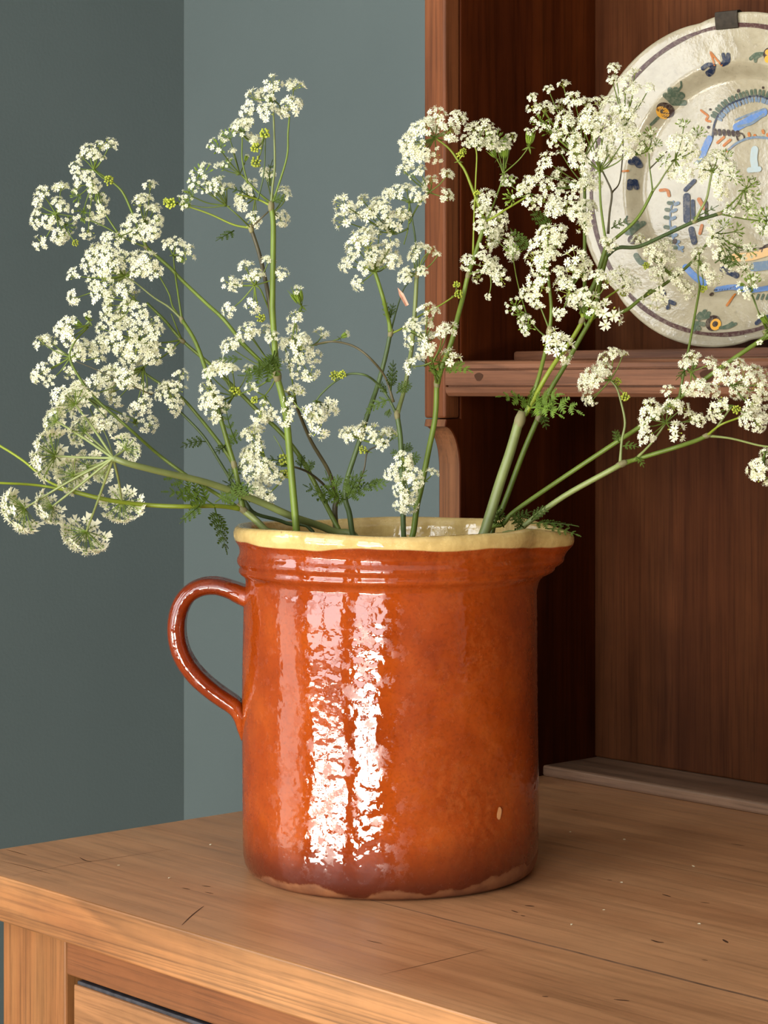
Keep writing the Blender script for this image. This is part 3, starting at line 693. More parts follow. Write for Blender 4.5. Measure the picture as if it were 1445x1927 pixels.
 [((8,-141,4041),[(13,-269,4278,88,'w'),(-115,-219,4229,77,'w'),(108,-306,4215,77,'w'),(29,-45,4201,77,'w'),(25,-118,4323,70,'w'),(132,-99,4244,59,'w'),(72,-283,4069,51,'w'),(-19,-117,4097,59,'w'),(-3,-31,4099,62,'w'),(226,-161,4113,51,'w'),(-86,-334,4084,51,'w'),(-40,-261,3953,55,'w'),(-57,-298,4141,44,'w'),(85,-234,4163,59,'w'),(41,-242,4324,44,'w'),(68,-124,4143,44,'w')]),
  ((222,398,3888),[(222,413,3965,37,'b'),(287,371,3897,41,'b')]),
  ((454,-93,3574),[(512,-127,3782,59,'w'),(484,-30,3778,33,'w'),(444,-64,3698,48,'w'),(391,-168,3690,51,'w'),(480,-287,3641,37,'w'),(374,-167,3568,55,'w'),(391,-39,3611,55,'w'),(431,10,3611,44,'w'),(448,-91,3540,65,'o'),(594,-189,3502,44,'w'),(410,-80,3481,40,'w'),(505,-211,3659,37,'w')]),
  ((489,-53,3434),[(396,-172,3417,65,'o'),(512,88,3481,73,'o'),(548,20,3662,69,'o'),(614,-99,3624,37,'w')])],
 [((-47,-353,2515),(-47,-503,2572),50,4,0.15,'d'),
  ((-43,-348,2532),(63,-379,2710),50,5,-0.1,'d'),
  ((-36,-340,2522),(174,-256,2653),61,5,-0.15,'d'),
  ((47,-247,2621),(221,-203,2639),43,5,-0.2,'d'),
  ((40,-405,2537),(122,-313,2713),53,5,0.1,'d'),
  ((0,0,3726),(-22,-24,3852),21,4,0.1,'d'),
  ((5,5,3734),(19,21,3834),21,3,0.1,'d')],
 [((5,5,3629),197,(-2000,-2236,-10000))]),
('cow_parsley_stem', 'leafy noded cow parsley stem bending up before the stile of the plate rack',
 [([(78,87,1103),(92,102,2090),(110,123,2303),(125,139,2469),(141,158,2573),(177,198,2842),(206,230,3065),(213,238,3288)],211,176,'g'),
  ([(213,238,3288),(237,265,3403),(278,311,3565),(307,343,3737),(258,439,3874),(282,466,4030),(321,509,4203),(360,552,4391)],176,140,'g'),
  ([(213,238,3288),(343,83,3401),(489,-53,3434)],70,53,'g'),
  ([(360,552,4391),(333,522,4489),(297,482,4630),(268,450,4735),(239,417,4800),(196,369,4887),(131,296,4963)],112,64,'y'),
  ([(360,552,4391),(379,574,4442),(339,679,4570),(366,709,4686),(370,714,4726)],64,53,'g'),
  ([(360,552,4391),(472,528,4416),(532,595,4474),(592,662,4528),(639,715,4571)],76,58,'y'),
  ([(304,490,4163),(309,496,4453),(316,504,4677),(319,506,4876),(280,463,4930)],58,47,'y'),
  ([(282,466,4030),(400,447,4050),(448,501,4079)],58,41,'g')],
 [((131,296,4963),[(216,236,5113,66,'w'),(89,360,5047,59,'w'),(191,127,5021,66,'w'),(51,178,5018,51,'w'),(45,105,4938,66,'w'),(159,103,4900,66,'w'),(0,131,4885,51,'w'),(145,77,4834,70,'w'),(185,117,4834,55,'w'),(190,230,4831,55,'w'),(336,260,4990,66,'w'),(337,324,5091,59,'w'),(122,240,5082,48,'w'),(170,368,4968,44,'w'),(-32,160,4817,29,'w')]),
  ((290,474,4905),[(422,476,5045,66,'w'),(349,457,5025,59,'w'),(395,452,4924,55,'w'),(382,550,4950,80,'f'),(419,560,4930,51,'w'),(398,647,4966,80,'f'),(332,403,4943,48,'w'),(465,509,5001,40,'w')]),
  ((370,714,4726),[(372,723,4861,113,'s'),(555,786,4942,102,'s'),(417,750,4983,40,'w'),(408,683,4928,48,'w'),(325,785,4693,40,'w'),(358,639,4849,64,'s'),(354,669,4895,37,'w')]),
  ((239,417,4800),[(277,396,4846,37,'b'),(268,435,4871,37,'b')]),
  ((288,622,4369),[(365,547,4564,66,'w'),(242,600,4527,55,'w'),(349,613,4464,70,'w'),(474,571,4408,59,'w'),(368,489,4370,44,'w'),(381,571,4337,66,'w'),(327,691,4287,70,'w'),(402,526,4218,48,'w'),(404,763,4275,55,'w'),(424,768,4187,62,'w'),(405,468,4446,44,'w'),(369,706,4351,48,'w'),(340,490,4588,33,'b')]),
  ((448,501,4079),[(420,308,4105,55,'w'),(478,501,4120,55,'w'),(514,401,4076,48,'w'),(356,465,4009,48,'w'),(525,511,4044,55,'w'),(565,512,3985,51,'w'),(430,504,3874,25,'w'),(525,351,4149,37,'w')]),
  ((639,715,4571),[(580,663,4615,45,'b'),(695,573,4591,48,'w'),(727,636,4511,55,'w'),(513,623,4660,58,'f'),(537,600,4546,62,'f')])],
 [((310,197,3391),(590,209,3362),39,7,0.15,'B'),
  ((291,175,3366),(357,-51,3450),35,4,0.1,'d'),
  ((369,112,3323),(489,-53,3504),35,4,0.1,'B'),
  ((373,118,3366),(535,-1,3487),32,4,0.1,'d')],
 [((213,238,3288),233,(0,0,-10000)),((282,466,4030),197,(-2000,-2236,-10000)),((360,552,4388),186,(-2666,-2982,-10000))]),
('cow_parsley_stem', 'palest and thickest cow parsley stem, leaning right with many white heads',
 [([(461,245,1129),(583,247,2111),(646,272,2315),(709,343,2625),(756,396,2837),(796,440,3045)],369,309,'p'),
  ([(796,440,3045),(827,475,3101),(874,527,3288),(981,497,3497),(1000,518,3641),(1007,526,3784),(995,513,3973),(986,502,4099)],161,88,'g'),
  ([(801,446,3048),(836,485,3115),(976,492,3312),(1037,560,3455),(1095,625,3574),(1142,677,3697),(1144,680,3749)],154,140,'y'),
  ([(1144,680,3749),(1104,784,3876),(1132,816,3964),(1165,853,4123),(1184,874,4211)],176,140,'g'),
  ([(1184,874,4204),(1170,858,4316),(1155,842,4493),(1151,837,4697)],88,70,'g'),
  ([(1184,874,4204),(1149,985,4252),(1229,1075,4355),(1276,1127,4447),(1319,1175,4572)],112,88,'g'),
  ([(1319,1175,4572),(1312,1167,4660),(1305,1159,4745),(1302,1157,4838)],53,41,'g'),
  ([(1319,1175,4572),(1347,1207,4625),(1376,1239,4696),(1418,1286,4784)],64,47,'p'),
  ([(1305,1159,4721),(1347,1207,4784),(1383,1246,4838)],41,35,'u'),
  ([(1120,953,4288),(1127,961,4430),(1137,972,4557),(1116,948,4643),(1087,916,4731)],76,53,'u'),
  ([(1139,974,4565),(1102,1083,4634),(1114,1096,4755),(1119,1102,4884),(1119,1102,5009)],53,41,'u'),
  ([(1085,763,3806),(948,910,3988),(879,983,4301),(879,983,4628),(874,978,4804)],140,88,'g'),
  ([(1144,680,3749),(1176,565,3851),(1144,529,3920)],53,41,'g'),
  ([(1000,518,3641),(962,476,3784),(944,455,3854)],53,41,'g'),
  ([(1037,560,3455),(1145,456,3479),(1257,355,3500)],58,44,'g')],
 [((986,502,4099),[(1080,405,4279,74,'w'),(1144,453,4292,59,'w'),(883,532,4228,66,'w'),(1018,530,4222,62,'w'),(891,469,4134,66,'w'),(1106,343,4106,66,'w'),(965,449,4025,66,'w'),(982,357,3927,65,'o'),(1054,378,3915,59,'w'),(976,402,3824,55,'w'),(899,386,3868,48,'w'),(1087,437,4145,51,'w'),(1101,493,4240,44,'w')]),
  ((1157,544,3903),[(1243,519,4121,77,'o'),(1212,648,4075,65,'o'),(1184,562,4045,66,'w'),(1101,533,3970,66,'w'),(1194,475,3886,73,'o'),(1135,593,3839,59,'w'),(1134,463,3745,48,'w'),(1222,582,4006,48,'w'),(1125,468,4030,40,'w')]),
  ((1314,569,3795),[(1302,568,3847,77,'o'),(1426,645,3742,93,'o'),(1389,530,3775,51,'w'),(1418,614,3976,70,'w'),(1374,585,4000,55,'w'),(1344,478,3885,44,'w')]),
  ((1257,355,3500),[(1201,309,3565,69,'o'),(1273,353,3551,81,'o'),(1278,388,3466,54,'o'),(1251,302,3595,69,'o')]),
  ((1247,795,4222),[(1263,803,4197,51,'w'),(1231,786,4240,33,'w')]),
  ((1151,837,4697),[(981,623,4945,59,'w'),(1096,635,4912,62,'w'),(1111,659,4871,55,'w'),(1256,637,4962,59,'w'),(1173,690,5067,66,'w'),(1248,721,5035,62,'w'),(1256,775,4948,66,'w'),(1273,771,4841,59,'w'),(1147,971,4812,62,'w'),(1317,647,4788,48,'w'),(1280,805,5039,62,'w'),(1317,821,4985,62,'w'),(1392,800,4886,51,'w'),(1383,846,4810,48,'w'),(1177,645,4983,48,'w')]),
  ((874,978,4804),[(699,664,5147,51,'w'),(906,564,5120,59,'w'),(677,940,5186,66,'w'),(927,813,5206,66,'w'),(799,1089,5216,66,'w'),(949,1066,5200,59,'w'),(1008,1122,5210,59,'w'),(745,674,5051,62,'f'),(612,909,5037,71,'f'),(1004,635,5039,66,'w'),(829,916,5062,62,'w'),(716,638,5218,37,'w'),(718,799,5286,37,'w'),(772,887,5320,44,'w'),(957,593,4896,48,'w')]),
  ((1119,1102,5016),[(1259,906,5091,59,'w'),(1362,890,5066,55,'w'),(1297,962,4997,51,'w'),(1370,938,4922,51,'w'),(1276,1086,5164,37,'w'),(1055,1231,5215,37,'w'),(1312,1151,5272,40,'w'),(1271,1049,5261,44,'w'),(1188,1041,5239,44,'w'),(1227,1008,5314,44,'w'),(1157,1165,5389,44,'w'),(1073,1062,5420,44,'w'),(1192,911,5309,40,'w')]),
  ((948,910,4616),[(860,612,4781,66,'w'),(743,676,4701,51,'w'),(748,845,4712,62,'w'),(701,622,4647,55,'w'),(842,651,4611,59,'w'),(758,891,4645,51,'w'),(1087,664,4806,59,'w'),(1110,680,4729,62,'w'),(943,972,4706,66,'w'),(1045,827,4622,59,'w'),(1116,654,4593,51,'w'),(1044,926,4628,40,'w'),(766,868,4859,37,'w')]),
  ((1021,842,4394),[(915,651,4525,62,'w'),(1010,648,4456,59,'w'),(989,539,4437,59,'w'),(1138,611,4404,51,'w'),(985,928,4497,59,'w'),(1079,791,4417,51,'w'),(937,900,4352,59,'w'),(1099,596,4511,48,'w'),(1105,680,4469,44,'w'),(905,535,4509,44,'w')]),
  ((1302,1157,4845),[(1320,1136,4955,62,'f'),(1347,1064,4856,58,'f'),(1298,1076,4914,53,'f'),(1362,1169,4894,49,'f'),(1280,1060,4815,48,'s')]),
  ((1418,1286,4784),[(1537,1149,4886,59,'w'),(1584,1233,4916,59,'w'),(1341,1332,4725,62,'w'),(1550,1214,4678,62,'w'),(1471,1305,5023,53,'f'),(1555,1326,4844,51,'w'),(1540,1387,4970,58,'f'),(1486,1091,4766,58,'f'),(1539,1253,4791,51,'w')])],
 [((916,424,3137),(909,116,3204),46,6,-0.1,'B'),
  ((920,429,3127),(1355,465,3085),61,7,0.22,'B'),
  ((920,429,3127),(1268,368,3068),46,6,0.1,'B'),
  ((911,419,3134),(995,363,3267),35,5,0.1,'B'),
  ((925,435,3141),(1268,368,3219),46,6,0.12,'B'),
  ((1142,677,3714),(1315,721,3798),35,4,0.1,'B')],
 [((799,443,3048),395,(-2000,-2236,-10000)),((1000,518,3630),251,(-667,-745,-10000)),((1142,677,3704),197,(-3333,-3727,-10000)),((1184,874,4204),179,(-1333,-1491,-10000))]),
('cow_parsley_stem', 'dark green cow parsley stem close behind the pale thick one, heads before the plate',
 [([(302,518,1086),(329,638,2230),(366,709,2433),(395,742,2549),(463,818,2822),(533,896,3066)],193,176,'g'),
  ([(533,896,3066),(584,953,3241),(649,1026,3405),(749,1138,3670),(790,1184,3750),(863,1265,3761),(933,1344,3794),(1006,1425,3878),(1106,1537,3969),(1227,1672,4115),(1336,1794,4315)],176,88,'g'),
  ([(749,1138,3670),(636,1162,3882),(605,1126,4028)],58,44,'g'),
  ([(834,1083,3700),(1019,990,3830),(1100,1080,3920),(1138,1123,3955)],70,53,'y'),
  ([(1048,1022,4152),(1100,1080,4202),(1190,1181,4209),(1324,1330,4298),(1440,1461,4377),(1550,1583,4430)],126,112,'b'),
  ([(790,1184,3750),(951,1063,3978),(1048,1022,4152)],140,126,'g'),
  ([(1550,1583,4430),(1662,1708,4395),(1764,1823,4377)],58,47,'g'),
  ([(1550,1583,4430),(1602,1642,4491),(1662,1708,4587)],58,47,'g'),
  ([(1440,1461,4377),(1536,1418,4458),(1560,1445,4529),(1574,1461,4639),(1584,1471,4706)],88,64,'p'),
  ([(1106,1537,3969),(1128,1486,4029),(1160,1447,4091)],58,44,'g'),
  ([(1006,1425,3878),(1124,1332,3903),(1245,1243,3920)],58,44,'g'),
  ([(1333,1641,3946),(1324,1631,4036),(1329,1636,4127)],58,44,'g'),
  ([(582,950,3587),(521,883,3668),(475,831,3769)],58,44,'g')],
 [((1584,1471,4706),[(1593,1325,4735,55,'w'),(1620,1477,4821,62,'w'),(1553,1513,4736,66,'w'),(1666,1542,4744,59,'w'),(1519,1450,4681,51,'w'),(1672,1436,4631,59,'w'),(1738,1521,4670,62,'f'),(1632,1501,4556,51,'w'),(1660,1516,4817,58,'f'),(1574,1429,4782,48,'w')]),
  ((1662,1708,4587),[(1713,1673,4614,67,'f'),(1709,1745,4647,53,'f'),(1706,1770,4538,62,'f'),(1630,1736,4501,53,'f'),(1630,1609,4456,53,'f'),(1706,1709,4453,58,'f')]),
  ((1764,1823,4384),[(1747,1821,4445,71,'f'),(1742,1749,4399,62,'f'),(1821,1818,4345,71,'f'),(1763,1779,4328,53,'f')]),
  ((1336,1794,4315),[(1479,1602,4356,44,'w'),(1360,1873,4386,58,'f'),(1414,1955,4347,58,'f'),(1565,1900,4199,58,'f'),(1462,1606,4261,48,'w'),(1502,1640,4181,51,'w'),(1482,1765,4075,48,'w'),(1552,1871,4065,58,'f'),(1492,1832,4236,53,'f'),(1411,1817,4276,49,'f'),(1541,1828,4144,59,'s')]),
  ((1138,1123,3955),[(1145,1051,4038,59,'w'),(1160,1151,3988,59,'w'),(1194,1056,3941,51,'w'),(1156,1061,3893,37,'b'),(1103,1029,3972,37,'w')]),
  ((1160,1447,4091),[(1092,1291,4279,51,'w'),(1226,1280,4218,62,'w'),(1154,1324,4155,51,'w'),(1241,1387,4237,55,'w'),(1187,1510,4161,55,'w'),(1164,1394,4020,59,'w'),(1146,1534,4069,59,'w'),(1242,1528,4011,59,'w'),(1284,1605,3929,59,'w'),(1273,1536,3952,51,'w'),(1210,1390,4141,48,'w'),(1061,1397,4093,37,'b')]),
  ((1245,1243,3920),[(1263,1260,3852,81,'o')]),
  ((1329,1636,4127),[(1284,1689,4109,55,'w'),(1312,1634,4200,51,'w'),(1399,1719,3997,55,'w'),(1425,1595,4068,40,'w'),(1334,1668,3933,41,'b')]),
  ((475,831,3769),[(533,659,3818,62,'f'),(681,622,3677,67,'f'),(513,659,4197,62,'f'),(632,596,3760,40,'f'),(621,657,3726,40,'f')])],
 [((543,907,3070),(637,862,2977),28,4,0.1,'d'),
  ((523,885,3084),(492,700,3114),21,3,0.1,'d'),
  ((671,900,4344),(569,787,4471),57,5,0.1,'l'),
  ((499,858,4206),(402,750,4351),50,5,0.1,'l'),
  ((1067,1043,4330),(1150,1136,4384),25,3,0.1,'l'),
  ((1435,1455,4402),(1547,1581,4487),21,4,-0.1,'d'),
  ((1574,1760,4086),(1502,1680,4158),35,3,0.1,'l'),
  ((1466,1639,4104),(1598,1787,4194),50,4,0.1,'l')],
 [((533,896,3063),251,(-2666,-2982,-10000)),((1550,1583,4430),143,(6665,7455,2000)),((1440,1461,4377),158,(6665,7455,4000))]),
('cow_parsley_stem', 'straight green cow parsley stem slanting up to the right across the rack shelf',
 [([(312,439,1095),(353,530,2178),(444,647,2337),(497,706,2424),(719,954,2655),(1023,1144,2893),(1128,1262,2997),(1400,1416,3224),(1655,1551,3430),(1832,1749,3610),(2024,1814,3753)],161,140,'g'),
  ([(1371,1384,3195),(1378,1392,3256),(1416,1434,3545),(1399,1564,3942)],88,76,'g'),
  ([(1827,1744,3642),(1855,1625,3753),(1832,1599,3858),(1815,1580,3901)],47,35,'g'),
  ([(1832,1749,3649),(1848,1617,3781),(1818,1583,3894)],41,35,'g'),
  ([(1655,1551,3423),(1699,1525,3351),(1731,1486,3277)],58,44,'g')],
 [((1818,1583,3887),[(1811,1574,3953,85,'f'),(1841,1516,3874,29,'w'),(1869,1552,3996,53,'f')]),
  ((1489,1365,3366),[(1480,1382,3472,59,'w'),(1482,1314,3429,44,'w'),(1571,1254,3245,51,'w'),(1607,1298,3259,62,'w'),(1632,1419,3245,51,'w'),(1616,1417,3429,51,'w'),(1475,1414,3402,53,'s')]),
  ((1891,1664,3640),[(1864,1681,3701,75,'s'),(1916,1682,3576,80,'s'),(1884,1600,3558,43,'s')]),
  ((1731,1486,3277),[(1725,1400,3386,66,'w'),(1774,1428,3344,66,'w'),(1731,1371,3316,55,'w'),(1875,1435,3357,70,'w'),(1846,1587,3372,66,'w'),(1774,1581,3259,66,'w'),(1750,1522,3217,51,'w'),(1923,1535,3287,66,'w'),(1897,1634,3231,59,'w'),(1893,1528,3158,66,'w'),(1879,1656,3087,66,'w'),(1846,1559,3087,55,'w'),(1734,1564,3436,44,'w'),(1860,1658,3365,51,'w')])],
 [((515,576,2318),(550,465,2488),46,6,0.1,'d'),
  ((556,621,2343),(710,644,2431),39,5,0.1,'d'),
  ((1409,1426,3402),(1423,1291,3313),28,3,0.1,'l')],
 [((1827,1744,3642),215,(6665,7455,6000))]),
('cow_parsley_stem', 'lowest right cow parsley stem with brownish joints arching towards the photo edge',
 [([(444,407,1112),(536,464,2152),(650,577,2295),(710,644,2374),(927,736,2539),(1186,876,2703),(1254,953,2759)],183,176,'p'),
  ([(1254,953,2759),(1329,1037,2794),(1539,1121,2861),(1644,1238,2913),(1690,1290,2945)],147,140,'g'),
  ([(1690,1290,2945),(1795,1408,2927),(1917,1543,2882),(1994,1629,2868)],76,58,'p'),
  ([(1690,1290,2945),(1728,1332,2990),(1765,1374,3067),(1802,1416,3144)],82,58,'p'),
  ([(1690,1290,2945),(1813,1278,3016),(1883,1356,3058),(1941,1420,3093)],70,58,'y'),
  ([(1242,939,2759),(1249,947,2907),(1263,963,3030),(1245,942,3171),(1226,921,3259),(1198,890,3312)],88,58,'p'),
  ([(1320,1026,2801),(1438,1009,2882),(1480,1055,2962),(1511,1089,3032)],76,58,'p')],
 [((1198,890,3312),[(1272,845,3498,44,'w'),(1223,816,3470,51,'w'),(1113,873,3401,70,'w'),(1143,758,3344,70,'w'),(1208,811,3386,51,'w'),(1111,731,3288,55,'w'),(1084,780,3199,51,'w'),(1086,819,3168,37,'w'),(1268,938,3492,37,'w'),(1181,981,3302,41,'b'),(1275,950,3200,41,'b'),(1225,716,3312,51,'w')]),
  ((1511,1089,3032),[(1394,1006,3074,58,'o'),(1474,958,3145,62,'w'),(1522,882,2948,55,'w'),(1436,1127,3115,62,'w'),(1650,993,3145,62,'w'),(1531,1087,3246,48,'w'),(1617,1136,3130,62,'w'),(1605,1256,3073,55,'w'),(1687,1224,3047,48,'w'),(1642,1044,2979,69,'o'),(1543,958,3086,33,'w'),(1493,895,3016,29,'w')]),
  ((1802,1416,3144),[(1741,1316,3116,65,'o'),(1787,1304,3158,55,'w'),(1704,1317,3067,40,'w')]),
  ((1947,1577,2840),[(1949,1481,2737,59,'w'),(1915,1479,2708,54,'o'),(1949,1503,2681,58,'o'),(1911,1617,2831,55,'w'),(1945,1597,2646,48,'w'),(1966,1637,2734,55,'w')]),
  ((1941,1420,3093),[(1887,1350,3121,41,'b'),(1942,1365,3052,51,'w'),(2018,1434,3017,51,'w')])],
 [((780,572,2355),(1126,659,2350),50,7,-0.12,'d'),
  ((851,652,2319),(1135,669,2283),28,6,0.05,'d'),
  ((744,533,2330),(756,396,2414),39,5,0.1,'d'),
  ((780,572,2380),(932,593,2467),35,5,0.1,'d'),
  ((1238,934,2900),(1219,913,2985),21,3,0.1,'d'),
  ((1254,953,2872),(1392,956,2868),21,4,0.1,'d'),
  ((1310,1016,2801),(1413,980,2738),17,3,0.1,'d')],
 [((1249,947,2756),251,(6665,7455,4000)),((1690,1290,2945),197,(6665,7455,3000))]),
]
PLATE_CENTRE = (0.0157, 0.352, 0.4837)
PLATE_TURN = 0.2182
